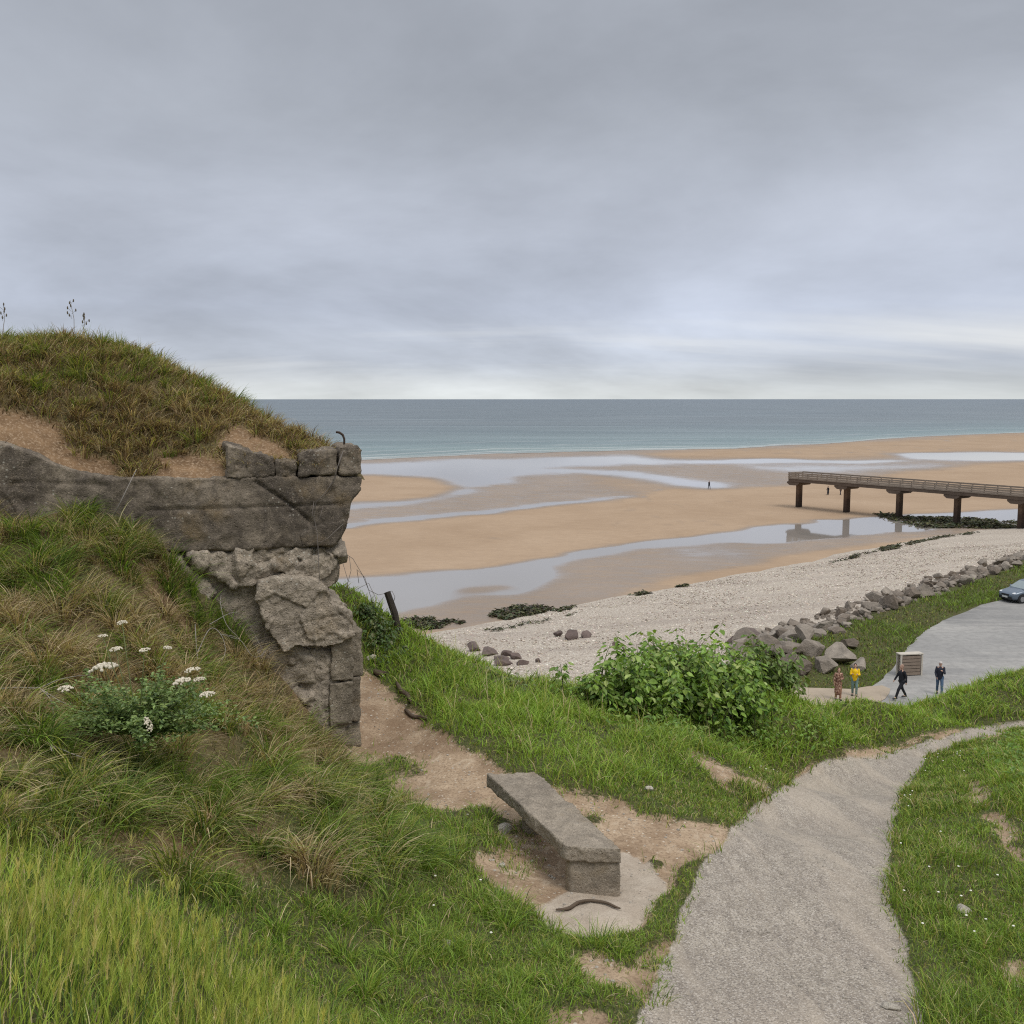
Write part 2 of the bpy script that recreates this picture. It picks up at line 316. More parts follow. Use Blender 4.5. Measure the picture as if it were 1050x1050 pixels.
# ------------------------------------------------------------------ terrain
U = np.array((math.cos(R(47)), math.sin(R(47)))); V = np.array((-U[1], U[0]))
def uv(x, y): return x*U[0]+y*U[1], x*V[0]+y*V[1]
def UV(u, v): return u*U[0]+v*V[0], u*U[1]+v*V[1]
CTRL = [P(*c) for c in [
 (650,1050,5),(800,1050,5),(945,1050,5),(690,960,6.25),(810,960,6.25),(925,960,6.25),(720,880,7.7),(912,880,7.7),(770,830,10.1),(915,830,10.1),(815,800,13),(925,800,13),
 (862,772,16),(945,772,16),(970,756,19),(1035,743,24),(900,719,18),(960,722,20.5),(1045,715,23.5),(840,733,15.6),(800,713,15.6),(700,738,13.3),(760,738,14.4),(630,722,13),(545,722,12.3),(500,705,12.3),(450,684,12.4),(385,650,13),(352,603,13.6),
 (378,700,12),(385,692,12.3),(450,745,10.3),(520,790,9.2),(600,815,8.8),(700,850,8.2),(640,770,10.3),(740,790,10.6),(560,750,10.6),(470,705,11.6),
 (400,830,8),(480,900,6.9),(590,913,7),(640,913,7.02),(520,840,8.3),(400,950,5.9),(500,1000,5.5),(600,1040,5.1),(300,1040,4.6),(200,1050,3.5),(0,1100,2.6),(0,985,3.2),(100,990,3.5),(200,1010,3.9),(60,950,3.7),(-150,970,3.2),
 (150,900,4.9),(0,855,4.6),(300,875,6.1),(300,800,7.9),(365,797,9.4),(300,752,9.2),(200,765,7),(100,770,6.2),(0,770,5.6),(0,690,6.6),(100,690,7.1),(200,700,7.8),(255,735,8.6),(0,610,7.9),(120,605,8.4),(205,638,9.3),(0,540,8.9),(120,532,9.2),(172,560,9.4),(192,590,9.45),(250,682,9.4),(268,684,9.5),(290,722,9.5),(335,785,9.4),(362,778,9.9),(340,778,9.75),(372,760,10.4),(315,765,9.6),(-150,540,8.6),(-150,700,6.2),
 (1050,1050,5),(1200,1050,4.9),(1050,880,7.6),(1200,880,7.5),(1050,805,10),(1050,770,13.2),(1050,750,16),(1000,776,13.8),(1200,800,10),(1200,745,16)]]
for x, y, dr in [(0,0,1.65),(-2,0,1.3),(3,0,2.5),(.6,2.6,2.45),(2,3,2.75),(5,3,2.8),(-6,3,1.0),(-8,6,.9),(-4,12.5,1.7),(-2.6,13,2.5),(-8,12,.9),(-6,-4,0),(4,-5,1.8),(8,-2,2.2),(10,6,2.9),(14,12,4),(20,12,4.6),(18,22,6.6),(25,20,7)]:
    CTRL.append(np.array((x, y, CZ-dr)))
for u, vs in [(-60,[(-20,18),(6,16.6),(12,13.5),(20,8.8),(28,3.5),(40,-4)]),(-25,[(-25,18),(4,17),(12,13.5),(20,8.8),(28,3.5),(40,-4)]),(-5,[(14,12.8),(20,8.3),(28,3),(40,-4)]),(9,[(12.5,12),(20,6.8),(28,1.5),(40,-5)]),
              (20,[(11,10),(18,5),(28,-1),(40,-7)]),(30,[(11,8.6),(18,3.6),(28,-2),(40,-8)]),(45,[(-30,13),(-8,10.4),(2,7.5),(9,4),(18,-1),(40,-8)]),(75,[(-30,12.5),(-10,9),(0,4),(10,-1),(40,-9)]),(120,[(-30,12),(-10,8),(0,3),(10,-2),(40,-9)])]:
    for v, z in vs: CTRL.append(np.array((*UV(u, v), z)))
class TPS:
    def __init__(s, pts, lam=.002):
        s.p = np.array(pts); n = len(s.p); s.c = s.p[:, :2].mean(0); q = (s.p[:, :2]-s.c)/20; s.q = q
        d2 = ((q[:, None]-q[None])**2).sum(-1); K = .5*d2*np.log(d2+1e-12)+lam*np.eye(n)*1e-2
        A = np.zeros((n+3, n+3)); A[:n, :n] = K; A[:n, n] = 1; A[:n, n+1:] = q; A[n, :n] = 1; A[n+1:, :n] = q.T
        s.w = np.linalg.solve(A, np.concatenate([s.p[:, 2], np.zeros(3)]))
    def __call__(s, x, y):
        x, y = np.broadcast_arrays(np.asarray(x, float), np.asarray(y, float)); sh = x.shape; q = (np.stack([x.ravel(), y.ravel()], 1)-s.c)/20; n = len(s.q); out = np.zeros(len(q))
        for i in range(0, len(q), 20000):
            e = q[i:i+20000]; d2 = ((e[:, None]-s.q[None])**2).sum(-1)
            out[i:i+20000] = (.5*d2*np.log(d2+1e-12))@s.w[:n]+s.w[n]+e@s.w[n+1:]
        return out.reshape(sh)
tps = TPS(CTRL)
_vt = np.array([-400, 24.6, 26.2, 27.4, 28.8, 31, 34, 40, 500.]); _zt = np.array([3.55, 3.55, 3.85, 4.05, 3.9, 3.0, 1.5, -2, -3])
def zfar(u, v): return np.interp(v, _vt, _zt)
def tz(x, y):
    x = np.asarray(x, float); y = np.asarray(y, float); u, v = uv(x, y)
    a = np.where(v > 33, -4, tps(x, y))+.05*fbm(x*.8, y*.8, o=3, s=3); b = zfar(u, v)-.4*sm(36, 42, u)*sm(10, 18, v)
    k = .5; h = np.clip(.5+.5*(a-b)/k, 0, 1); return b+(a-b)*h+k*h*(1-h)
def spaced(a, b, st, lo, hi, gr):
    c = list(np.arange(a, b, st)); s = st; r = []
    x = c[-1]
    while x < hi: s *= gr; x += s; r.append(x)
    l = []; s = st; x = a
    while x > lo: s *= gr; x -= s; l.append(x)
    return np.array(l[::-1]+c+r)
gx = spaced(-6.5, 11, .065, -220, 260, 1.07)
gy = np.concatenate([spaced(1.2, 14, .065, -60, 14, 1.09), spaced(14.1, 27, .12, 14.05, 260, 1.06)[1:]])
gy = np.unique(np.round(gy, 4))
X, Y = np.meshgrid(gx, gy); Z = tz(X, Y)
ppx, ppy, pd = proj(X, Y, Z)
nz = fbm(X*2.2, Y*2.2, o=3, s=11); nz2 = fbm(X*6, Y*6, o=3, s=12)
near = (pd < 30) & (Y > 1)
def pmask(poly, soft, wob=0):
    m = np.zeros(X.shape); k = near
    dd = sdf(ppx[k]+wob*nz[k]*40/np.maximum(pd[k], 3)*2, ppy[k]+wob*nz2[k]*30/np.maximum(pd[k], 3)*2, poly)
    m[k] = np.clip(.5-dd/(2*soft), 0, 1); return m
PATH = [(610,1200),(650,1050),(668,1010),(690,960),(705,920),(722,882),(745,852),(775,826),(815,797),(845,778),(870,772),(900,772),(930,765),(955,757),(985,748),(1040,739.5),(1120,728),(1120,735),(1035,747),(1005,754),(985,763),(968,769),(952,776),(938,795),(924,820),(916,850),(911,880),(913,920),(926,960),(938,1000),(946,1050),(985,1200)]
DIRT = [(355,680),(385,690),(405,712),(440,742),(490,770),(515,788),(560,800),(610,812),(660,832),(710,838),(750,852),(735,872),(700,885),(686,915),(668,945),(625,960),(575,952),(540,928),(505,908),(486,882),(495,855),(470,838),(430,824),(395,802),(366,790),(355,770)]
m_path = pmask(PATH, 5, .5)
m_dirt = pmask(DIRT, 7, 1.2)
for d in ([(588,974),(622,974),(662,990),(648,1012),(608,1014)],[(668,962),(690,955),(680,985),(655,1040),(630,1060),(640,1010)],[(712,772),(745,782),(786,799),(793,815),(762,817),(735,801)],[(985,785),(1010,797),(1022,830),(1055,850),(1058,892),(1028,862),(1000,832)],
          [(820,790),(870,770),(920,762),(985,744),(985,752),(930,772),(870,778),(815,803)],[(1005,750),(1040,738),(1060,738),(1010,760)],[(560,1030),(640,1030),(650,1100),(560,1090)],[(1020,985),(1050,975),(1060,1010),(1030,1005)]):
    m_dirt = np.maximum(m_dirt, pmask(d, 6, 1.2))
m_dirt *= np.clip(1-1.6*np.clip(fbm(X*1.9, Y*1.9, o=3, s=21)-.2, 0, 1)*6*(.15+.85*sm(590, 660, ppx)), 0, 1)
m_dirt *= 1-.9*pmask([(470,828),(500,825),(520,838),(515,850),(500,872),(478,868),(462,845)], 6, 1)   # grass tuft by the bench
PAD = [(560,955),(545,928),(585,905),(590,880),(640,868),(668,880),(684,900),(676,925),(650,950),(610,962)]
m_pad = pmask(PAD, 5, .5)
EARTH = [([(-150,520),(130,515),(235,560),(290,610),(320,690),(370,790),(410,860),(430,910),(330,935),(250,905),(150,885),(80,845),(-150,800)], 12)]
m_earth = pmask(EARTH[0][0], 14, 1)*np.clip(.3+1.6*fbm(X*1.7, Y*1.7, o=3, s=31), 0, 1)
Z = Z-.03*sm(.2, .8, m_path)*near-.05*sm(.2, .9, m_dirt)*near+.02*nz2*m_dirt+.035*fbm(X*2.6, Y*2.6, o=3, s=8)*(1-m_path)*near*(1-.5*m_dirt)+(.20*fbm(X*1.5, Y*1.5, o=3, s=14)-.03)*pmask(EARTH[0][0], 25)*(1-m_path)*(1-m_dirt)
# zones for the grass
Zo = {}
Zo['barley'] = pmask([(-700,800),(-200,830),(0,855),(60,880),(100,915),(160,945),(215,965),(300,1005),(345,1040),(330,1200),(300,1600),(-700,1600)], 26, 2)*(pd < 4.7)
Zo['tus'] = pmask([(-700,520),(-200,510),(135,505),(230,545),(300,620),(330,710),(385,790),(405,840),(430,890),(400,925),(330,935),(250,905),(150,905),(80,885),(-200,860),(-700,830)], 8, 1)*(pd > 4.0)
Zo['bank'] = pmask([(330,560),(420,620),(560,690),(830,695),(1700,680),(1700,720),(1200,735),(1040,739),(960,752),(870,768),(800,790),(740,790),(700,805),(620,812),(545,795),(440,742),(385,692),(355,680)], 8, 1)
Zo['right'] = pmask([(1000,772),(1200,735),(1700,720),(1700,900),(1060,850),(1025,815)], 8, 1)
nx, ny = len(gx), len(gy)
idx = np.arange(nx*ny).reshape(ny, nx); quads = np.stack([idx[:-1, :-1], idx[:-1, 1:], idx[1:, 1:], idx[1:, :-1]], -1).reshape(-1, 4)
VT = np.stack([X.ravel(), Y.ravel(), Z.ravel()], 1)
A_ = {'m_path': m_path.ravel(), 'm_dirt': m_dirt.ravel(), 'm_pad': m_pad.ravel(), 'm_earth': m_earth.ravel()}
fp = m_path.ravel()[quads].mean(1) > .5; fc = (m_pad.ravel()[quads].mean(1) > .5) & ~fp; fd = (m_dirt.ravel()[quads].mean(1) > .5) & ~fp & ~fc
def sub(name, sel, mat, attrs, kind='structure', VV=VT, Q=quads):
    q = Q[sel]; u_, inv = np.unique(q, return_inverse=True)
    return tag(link(name, mesh_np(name, VV[u_], inv.reshape(-1, 4), attrs={k: a[u_] for k, a in attrs.items()}, smooth=True), mat), kind=kind)
sub('hillside', ~(fp | fd | fc), M['ground'], A_)
sub('footpath', fp, M['ground'], A_); sub('dirt_track', fd, M['ground'], A_); sub('concrete_pad', fc, M['ground'], A_)
def bil(arr, x, y):
    i = np.clip(np.searchsorted(gx, x)-1, 0, nx-2); j = np.clip(np.searchsorted(gy, y)-1, 0, ny-2)
    fx = (x-gx[i])/(gx[i+1]-gx[i]); fy = (y-gy[j])/(gy[j+1]-gy[j])
    return (arr[j, i]*(1-fx)+arr[j, i+1]*fx)*(1-fy)+(arr[j+1, i]*(1-fx)+arr[j+1, i+1]*fx)*fy
def gz(x, y): return float(bil(Z, np.array([float(x)]), np.array([float(y)]))[0])
def hit(px, py, d0=2., d1=40):                   # where the sight line of a surveyed pixel meets the ground
    d = np.linspace(d0, d1, 1500); pt = np.stack([P(px, py, k) for k in d]); g = bil(Z, pt[:, 0], pt[:, 1]); k = np.argmax(pt[:, 2] <= g) if (pt[:, 2] <= g).any() else np.argmin((pt[:, 2]-g)[(d > 6)])+int((d <= 6).sum())
    return np.array((pt[k, 0], pt[k, 1], g[k]))
# ------------------------------------------------------------------ bunker frame
C0 = P(372, 560, 10); C0[2] = 0; Lp = P(0, 520, 9); W = (Lp-C0); W[2] = 0; W /= np.linalg.norm(W); Nn = np.array((-W[1], W[0], 0));
if Nn[1] > 0: Nn = -Nn
def on_wall(px, py, off=0):                      # sight line meets the wall plane pushed out by off
    o = np.array((0, 0, CZ)); dr = P(px, py, 1)-o; d = ((C0+off*Nn-o)@Nn)/(dr@Nn); p = o+dr*d
    return float((p-C0)@W), float(p[2])
def wp(s, off, z): return C0+W*s+Nn*off+np.array((0, 0, z))
# ------------------------------------------------------------------ mound of earth on the roof
def at_wall(px, py, t):
    s, z = on_wall(px, py, -t); return wp(s, -t, z)
mp = []
for px, py, t in [(-110,437,.12),(-170,438,.12),(0,449,.12),(60,474,.12),(110,488,.12),(170,490,.12),(228,489,.12),(250,452,.45),(300,462,.5),(340,466,.5),(-110,395,.6),(0,420,.5),(60,440,.5),(110,455,.5),(170,462,.5),(225,462,.45),(-110,360,1.1),(0,385,1.0),(60,395,1.0),(110,405,1.0),(170,420,1.0),(230,432,1.0),(270,438,1.0),(-110,345,1.8),(0,350,1.8),(60,347,1.8),(110,352,1.8),(150,365,1.7),(190,384,1.7),(240,406,1.6),(275,427,1.5),(305,447,1.3),(335,459,1.0),(-110,343,2.4),(0,347,2.4),(70,344,2.4),(125,351,2.3),(180,376,2.2),(235,401,2.1)]:
    mp.append(at_wall(px, py+(9 if t > 1.25 else 0), t))
for i, (px, py, t_) in enumerate([(0,0,.12)]*5): mp[i] = mp[i]-np.array((0, 0, .05))
for s, t, z in [(-.1,1.5,17.4),(-.1,3,17.2),(.4,3,17.7),(1,3.4,18.1),(2,4,18.6),(3.2,4,18.9),(4.5,4,18.9),(1,5,17.2),(3,5.5,17.6),(4.5,5.5,17.7),(-.1,5,16.8)]: mp.append(wp(s, -t, z))
mt = TPS(mp, lam=.02)
ms = np.arange(-.05, 4.9, .05); mtt = np.arange(.1, 5.6, .05); MS, MT = np.meshgrid(ms, mtt)
mX = C0[0]+W[0]*MS-Nn[0]*MT; mY = C0[1]+W[1]*MS-Nn[1]*MT; mZ = mt(mX, mY)+.05*fbm(mX*3, mY*3, o=4, s=41)
mi = np.arange(mX.size).reshape(mX.shape); mq = np.stack([mi[:-1, :-1], mi[1:, :-1], mi[1:, 1:], mi[:-1, 1:]], -1).reshape(-1, 4)
mv = np.stack([mX.ravel(), mY.ravel(), mZ.ravel()], 1); mpx, mpy, mpd = proj(mX, mY, mZ)
bare = np.zeros(mX.shape)
for poly in ([(-120,410),(0,420),(60,435),(70,455),(120,480),(120,500),(60,485),(0,462),(-120,440)],[(165,462),(228,470),(235,500),(150,500)],[(240,440),(290,452),(300,475),(235,470),(225,450)]):
    bare = np.maximum(bare, np.clip(.5-sdf(mpx+12*fbm(mX*4, mY*4, o=2, s=4), mpy+8*fbm(mX*4, mY*4, o=2, s=5), poly)/14, 0, 1))
zz = np.zeros(mX.size)
tag(link('earth_mound', mesh_np('earth_mound', mv, mq, attrs={'m_path': zz, 'm_dirt': zz, 'm_pad': zz, 'm_earth': np.clip(.35+bare, 0, 1).ravel()}, smooth=True), M['ground']), kind='structure')
# ------------------------------------------------------------------ grass
def blades(base, h, w, lean, bend, col, face=None, segs=3, up=None):
    n = len(base); t = np.linspace(0, 1, segs+1); a = rng.uniform(0, 2*np.pi, n) if face is None else face
    side = np.stack([np.cos(a), np.sin(a), np.zeros(n)], 1); ld = np.stack([np.cos(lean), np.sin(lean), np.zeros(n)], 1)
    vs = []
    for k, tt in enumerate(t):
        c = base+np.array((0, 0, 1))*(h*(tt-.55*bend*tt**2.2))[:, None]+ld*(h*bend*(.25*tt+.75*tt**2))[:, None]
        ww = (w*.5*(1-tt**1.6*.9))[:, None]
        if k < segs: vs += [c-side*ww, c+side*ww]
        else: vs += [c]
    m = 2*segs+1; v = np.stack(vs, 1).reshape(-1, 3); o = (np.arange(n)*m)[:, None]
    q = np.concatenate([o+np.array([[2*k, 2*k+1, 2*k+3, 2*k+2]]) for k in range(segs-1)], 0) if segs > 1 else None
    tr = o+np.array([[2*segs-2, 2*segs-1, 2*segs]]); return v, q, tr, np.repeat(col, m, 0)
class Field:
    def __init__(s): s.v = []; s.q = []; s.t = []; s.c = []; s.n = 0
    def add(s, v, q, t, c):
        s.v.append(v); s.c.append(c)
        if q is not None: s.q.append(q+s.n)
        s.t.append(t+s.n); s.n += len(v)
    def build(s, name, mat, parent=None):
        me = mesh_np(name, np.concatenate(s.v), np.concatenate(s.q) if s.q else None, np.concatenate(s.t), np.concatenate(s.c)); return link(name, me, mat, parent)
cell_area = ((gx[1:]-gx[:-1])[None, :]*(gy[1:]-gy[:-1])[:, None])
def avg(a): return .25*(a[:-1, :-1]+a[1:, :-1]+a[:-1, 1:]+a[1:, 1:])
vis0 = ((ppx > -160) & (ppx < 1230) & (ppy < 1260)).astype(float)
vis = (ppx > -520) & (ppx < 1560) & (ppy < 1500) & (pd > 1.2) & (pd < 30) & (Y > .8)
vis = (avg(vis.astype(float)) > .5)*(.4+.6*avg(vis0))
under = avg((((X-C0[0])*Nn[0]+(Y-C0[1])*Nn[1] < .02) & ((X-C0[0])*W[0]+(Y-C0[1])*W[1] > -.02) & (Y < 15)).astype(float)) > .3
bench_c = None
def sample(dens):                              # dens per square metre for every cell
    e = (dens*cell_area*vis*~under).ravel(); n = rng.poisson(np.clip(e, 0, 1e5)); k = np.repeat(np.arange(e.size), n)
    j, i = np.divmod(k, nx-1); x = gx[i]+rng.random(len(k))*(gx[i+1]-gx[i]); y = gy[j]+rng.random(len(k))*(gy[j+1]-gy[j])
    return np.stack([x, y, bil(Z, x, y)-.006], 1)
def mixc(n, cols, p): 
    c = np.array(cols)[rng.choice(len(cols), n, p=np.array(p)/sum(p))]; return c*rng.uniform(.78, 1.25, (n, 1))*rng.uniform(.94, 1.06, (n, 3))
bare_ = np.clip(1-1.25*np.clip(np.maximum(np.maximum(m_path*1.1, m_dirt), m_pad)+.55*fbm(X*5, Y*5, o=3, s=57)*(np.maximum(m_path, np.maximum(m_dirt, m_pad)) < .93), 0, 1), 0, 1)
# thin out verge edges and worn turf
worn = np.clip(.8+1.3*fbm(X*.9, Y*.9, o=4, s=51), .45, 1.1)
dist = np.maximum(pd, 3.)
GR, BR, YG, ST, DB, DK = (.15,.225,.04),(.225,.345,.045),(.32,.34,.075),(.54,.44,.26),(.27,.19,.11),(.07,.115,.028)
def patch(base, s=61, sc=.7): return np.clip(.5+1.3*fbm(base[:, 0]*sc, base[:, 1]*sc, o=3, s=s), 0, 1)
# short turf
turf = bare_*(1-Zo['barley'])*(1-Zo['tus'])*(1-Zo['bank'])*(1-Zo['right'])
f = Field(); b = sample(avg(turf*worn*np.clip(9500*(6/dist)**1.3, 800, 12000)*near)); n = len(b); pt = patch(b); dd = np.hypot(b[:, 0], b[:, 1])
tuf = np.clip(fbm(b[:, 0]*2.6, b[:, 1]*2.6, o=3, s=70)*2.2, 0, 1)
c = np.where((rng.random(n) < .25+.5*pt)[:, None], mixc(n, [BR, GR, YG], [5, 4, 1.6]), mixc(n, [GR, YG, ST, DB, DK], [5, 2, 1.4, .7, 2]))
f.add(*blades(b, rng.uniform(.025, .075, n)*(1+2.2*tuf), rng.uniform(.0035, .007, n)*np.clip(dd/6, 1, 2.5), rng.uniform(0, 6.28, n), rng.uniform(.2, .95, n), c, segs=2))
tag(f.build('turf_grass', M['leaf']), kind='stuff'); print('turf', n)
# tall bank grass
f = Field(); zb = np.maximum(Zo['bank'], Zo['right'])*bare_
edge_h = np.clip(zb*1.3, .25, 1)
b = sample(avg(zb*np.clip(1500*(10/dist)**1.2, 350, 2200)*near)); n = len(b); pt = patch(b, 62, .55); dd = np.hypot(b[:, 0], b[:, 1]); eh = bil(edge_h, b[:, 0], b[:, 1])
hh = rng.uniform(.09, .25, n)*(.25+1.15*patch(b, 63, 2.3))*eh
c = np.where((rng.random(n) < .35+.6*pt)[:, None], mixc(n, [BR, (.26,.38,.05), YG], [5, 3, 1.2]), mixc(n, [GR, BR, YG, ST, DK], [5, 3, 2, .8, 1.5]))
f.add(*blades(b, hh*(.8+.02*dd), rng.uniform(.006, .013, n)*np.clip(dd/10, .8, 2), rng.uniform(0, 6.28, n), rng.uniform(.3, 1.15, n), c))
b2 = b[rng.random(n) < .006]; m = len(b2)
f.add(*blades(b2, rng.uniform(.3, .48, m)*bil(edge_h, b2[:, 0], b2[:, 1]), np.full(m, .008), 2.2+rng.normal(0, .8, m), rng.uniform(.1, .5, m), mixc(m, [YG, ST], [1, 1])))
tag(f.build('long_bank_grass', M['leaf']), kind='stuff'); print('bank', n)
# tussocks on the left slope
f = Field(); b0 = sample(avg(Zo['tus']*bare_*27)); n0 = len(b0); print('tussocks', n0)
slope = np.array((.55, -.83))
for i in range(n0):
    bpx, bpy_, _ = proj(*b0[i]); dryk = float(np.clip(patch(b0[i:i+1], 64, 1.1)[0]*1.3-.9*sm(700, 830, bpy_)*(1-sm(235, 265, bpx)*(1-sm(285, 330, bpx))), -.6, 1)); k = int(rng.uniform(80, 190)); rad = rng.uniform(.05, .13); an = rng.uniform(0, 6.28, k); rr = rad*np.sqrt(rng.random(k))
    bx = b0[i, 0]+rr*np.cos(an); by = b0[i, 1]+rr*np.sin(an); bb = np.stack([bx, by, bil(Z, bx, by)-.01], 1)
    L = rng.uniform(.18, .42); lx = np.cos(an)*.8+slope[0]*.75; ly = np.sin(an)*.8+slope[1]*.75
    pal = rng.random()
    if pal < .28+.42*dryk: c = mixc(k, [ST, DB, YG, (.34,.26,.14), (.1,.07,.04)], [5, 1.6, 1.2, 3, 1.6])
    elif pal < .66: c = mixc(k, [YG, GR, ST, (.13,.14,.045), DK], [2.6, 3, 2.2, 2, 1.5])
    else: c = mixc(k, [GR, BR, DK, YG], [5, 2.2, 2.4, 1.2])
    f.add(*blades(bb, L*rng.uniform(.5, 1.15, k), rng.uniform(.0045, .0105, k), np.arctan2(ly, lx)+rng.normal(0, .35, k), rng.uniform(.35, 1.25, k), c, segs=4))
b = sample(avg(Zo['tus']*bare_*2300)); n = len(b)
f.add(*blades(b, rng.uniform(.04, .15, n), rng.uniform(.003, .006, n), -.98+rng.normal(0, 1.3, n), rng.uniform(.4, 1.3, n), mixc(n, [GR, ST, DB, YG, (.12,.10,.05)], [3, 2.4, 2.6, 2, 2])))
tag(f.build('tussock_grass', M['leaf']), kind='stuff')
# scattered taller tufts in turf near bench and path edge
f = Field(); b0 = sample(avg(turf*(2.6+14*np.clip(fbm(X*1.1, Y*1.1, o=2, s=81), 0, 1))*(1+4.5*((ppx < 640) & (pd < 9)))*(pd < 13)*near)); print('tufts', len(b0))
for i in range(len(b0)):
    k = int(rng.uniform(40, 110)); an = rng.uniform(0, 6.28, k); rr = rng.uniform(.04, .12)*np.sqrt(rng.random(k)); bx = b0[i, 0]+rr*np.cos(an); by = b0[i, 1]+rr*np.sin(an)
    L = rng.uniform(.08, .24)*(1 if b0[i, 0] < .6 else .65)
    f.add(*blades(np.stack([bx, by, bil(Z, bx, by)-.01], 1), L*rng.uniform(.5, 1.1, k), rng.uniform(.004, .007, k), an+rng.normal(0, .5, k), rng.uniform(.3, 1.1, k), mixc(k, [GR, BR, DK, YG, ST], [4, 4, 1.5, 1.5, .5])))
tag(f.build('grass_tufts', M['leaf']), kind='stuff')
# wall barley in the foreground
f = Field(); b = sample(avg(Zo['barley']*2300)); n = len(b); print('barley', n)
c = mixc(n, [(.28,.37,.055),(.35,.40,.08),(.17,.26,.045),ST,GR,DK], [4, 4, 3, .9, 2, 2])
f.add(*blades(b, rng.uniform(.08, .22, n), rng.uniform(.003, .0075, n), .8+rng.normal(0, 1.4, n), rng.uniform(.1, .7, n), c))
b = sample(avg(Zo['barley']*np.clip(.6+2.4*fbm(X*1.6, Y*1.6, o=2, s=131), 0.05, 1.6)*620)); n = len(b); h = rng.uniform(.13, .3, n); ln = .4+rng.normal(0, 1.1, n); bd = rng.uniform(.05, .6, n); hc = mixc(n, [(.45,.46,.11),(.52,.48,.18),(.36,.43,.09)], [3, 2, 3])
f.add(*blades(b, h, np.full(n, .0022), ln, bd, hc*.85))
tip = b+np.array((0, 0, 1))*(h*(1-.55*bd))[:, None]+np.stack([np.cos(ln), np.sin(ln), 0*ln], 1)*(h*bd)[:, None]
f.add(*blades(tip-np.array((0, 0, .045)), rng.uniform(.055, .085, n), rng.uniform(.0035, .006, n), ln, rng.uniform(.1, .5, n), hc*.9, segs=3))
for k in range(11):                             # grains and awns of every ear
    q = rng.random(n); base = tip-np.array((0, 0, 1))*(.055*q)[:, None]*.6; an = rng.uniform(0, 6.28, n)
    f.add(*blades(base, rng.uniform(.035, .075, n), rng.uniform(.0016, .0035, n), np.where(rng.random(n) < .5, ln, an), rng.uniform(.15, .45, n), hc*rng.uniform(.9, 1.15, (n, 1)), segs=1))
tag(f.build('wall_barley', M['leaf']), kind='stuff')
# grass on the mound
f = Field(); e = np.clip(1-1.15*bare, 0, 1); k = rng.choice(e.size, 30000, p=(e*(MT < 3.6)*(MS > .2)*(.5+(1/(.6+MT)))).ravel()/(e*(MT < 3.6)*(MS > .2)*(.5+(1/(.6+MT)))).sum())
sx = MS.ravel()[k]+rng.uniform(-.03, .03, len(k)); tx = np.maximum(MT.ravel()[k]+rng.uniform(-.03, .03, len(k)), .1)
bx = C0[0]+W[0]*sx-Nn[0]*tx; by = C0[1]+W[1]*sx-Nn[1]*tx; bb = np.stack([bx, by, mt(bx, by)+.05*fbm(bx*3, by*3, o=4, s=41)-.01], 1); n = len(bb)
pt = patch(bb, 66, 1.3); gr_ = sm(.55, 1.9, tx+.7*(pt-.5)); 
c = np.where((rng.random(n) < 0.06+.40*gr_)[:, None], mixc(n, [(.11,.13,.035),GR,YG,(.15,.15,.05)], [4, 3, 3, 3]), mixc(n, [(.26,.19,.1),DB,ST,(.09,.06,.035),YG], [3, 3.5, 2.4, 3.5, 1.6]))
f.add(*blades(bb, rng.uniform(.07, .22, n)*(.6+.7*patch(bb, 67, 2.5)), rng.uniform(.005, .012, n), np.arctan2(Nn[1], Nn[0])+.6+rng.normal(0, 1.1, n), rng.uniform(.35, 1.25, n), c))
for i in rng.choice(n, 520, replace=False):
    kq = int(rng.uniform(30, 75)); an = rng.uniform(0, 6.28, kq); rr = rng.uniform(.03, .09)*np.sqrt(rng.random(kq)); q3 = np.stack([bb[i, 0]+rr*np.cos(an), bb[i, 1]+rr*np.sin(an), np.full(kq, bb[i, 2])], 1); L = rng.uniform(.13, .32); th = rng.uniform(0, 6.28)
    cc_ = mixc(kq, [GR, YG, (.15,.16,.05)], [3, 3, 2]) if rng.random() < .08+.42*gr_[i] else mixc(kq, [ST, DB, (.2,.14,.075), YG], [3, 3, 3, 1])
    f.add(*blades(q3, L*rng.uniform(.5, 1.1, kq), rng.uniform(.005, .011, kq), np.arctan2(.8*np.sin(an)+.7*Nn[1]+.5*math.sin(th), .8*np.cos(an)+.7*Nn[0]+.5*math.cos(th)), rng.uniform(.4, 1.3, kq), cc_, segs=4))
kk = rng.random(n) < .05*(tx > 1.6); b2 = bb[kk]; m = len(b2); f.add(*blades(b2, rng.uniform(.14, .3, m), np.full(m, .004), rng.uniform(0, 6.28, m), rng.uniform(.05, .5, m), mixc(m, [GR, YG, ST], [3, 3, 1])))
tag(f.build('mound_grass', M['leaf']), kind='stuff')
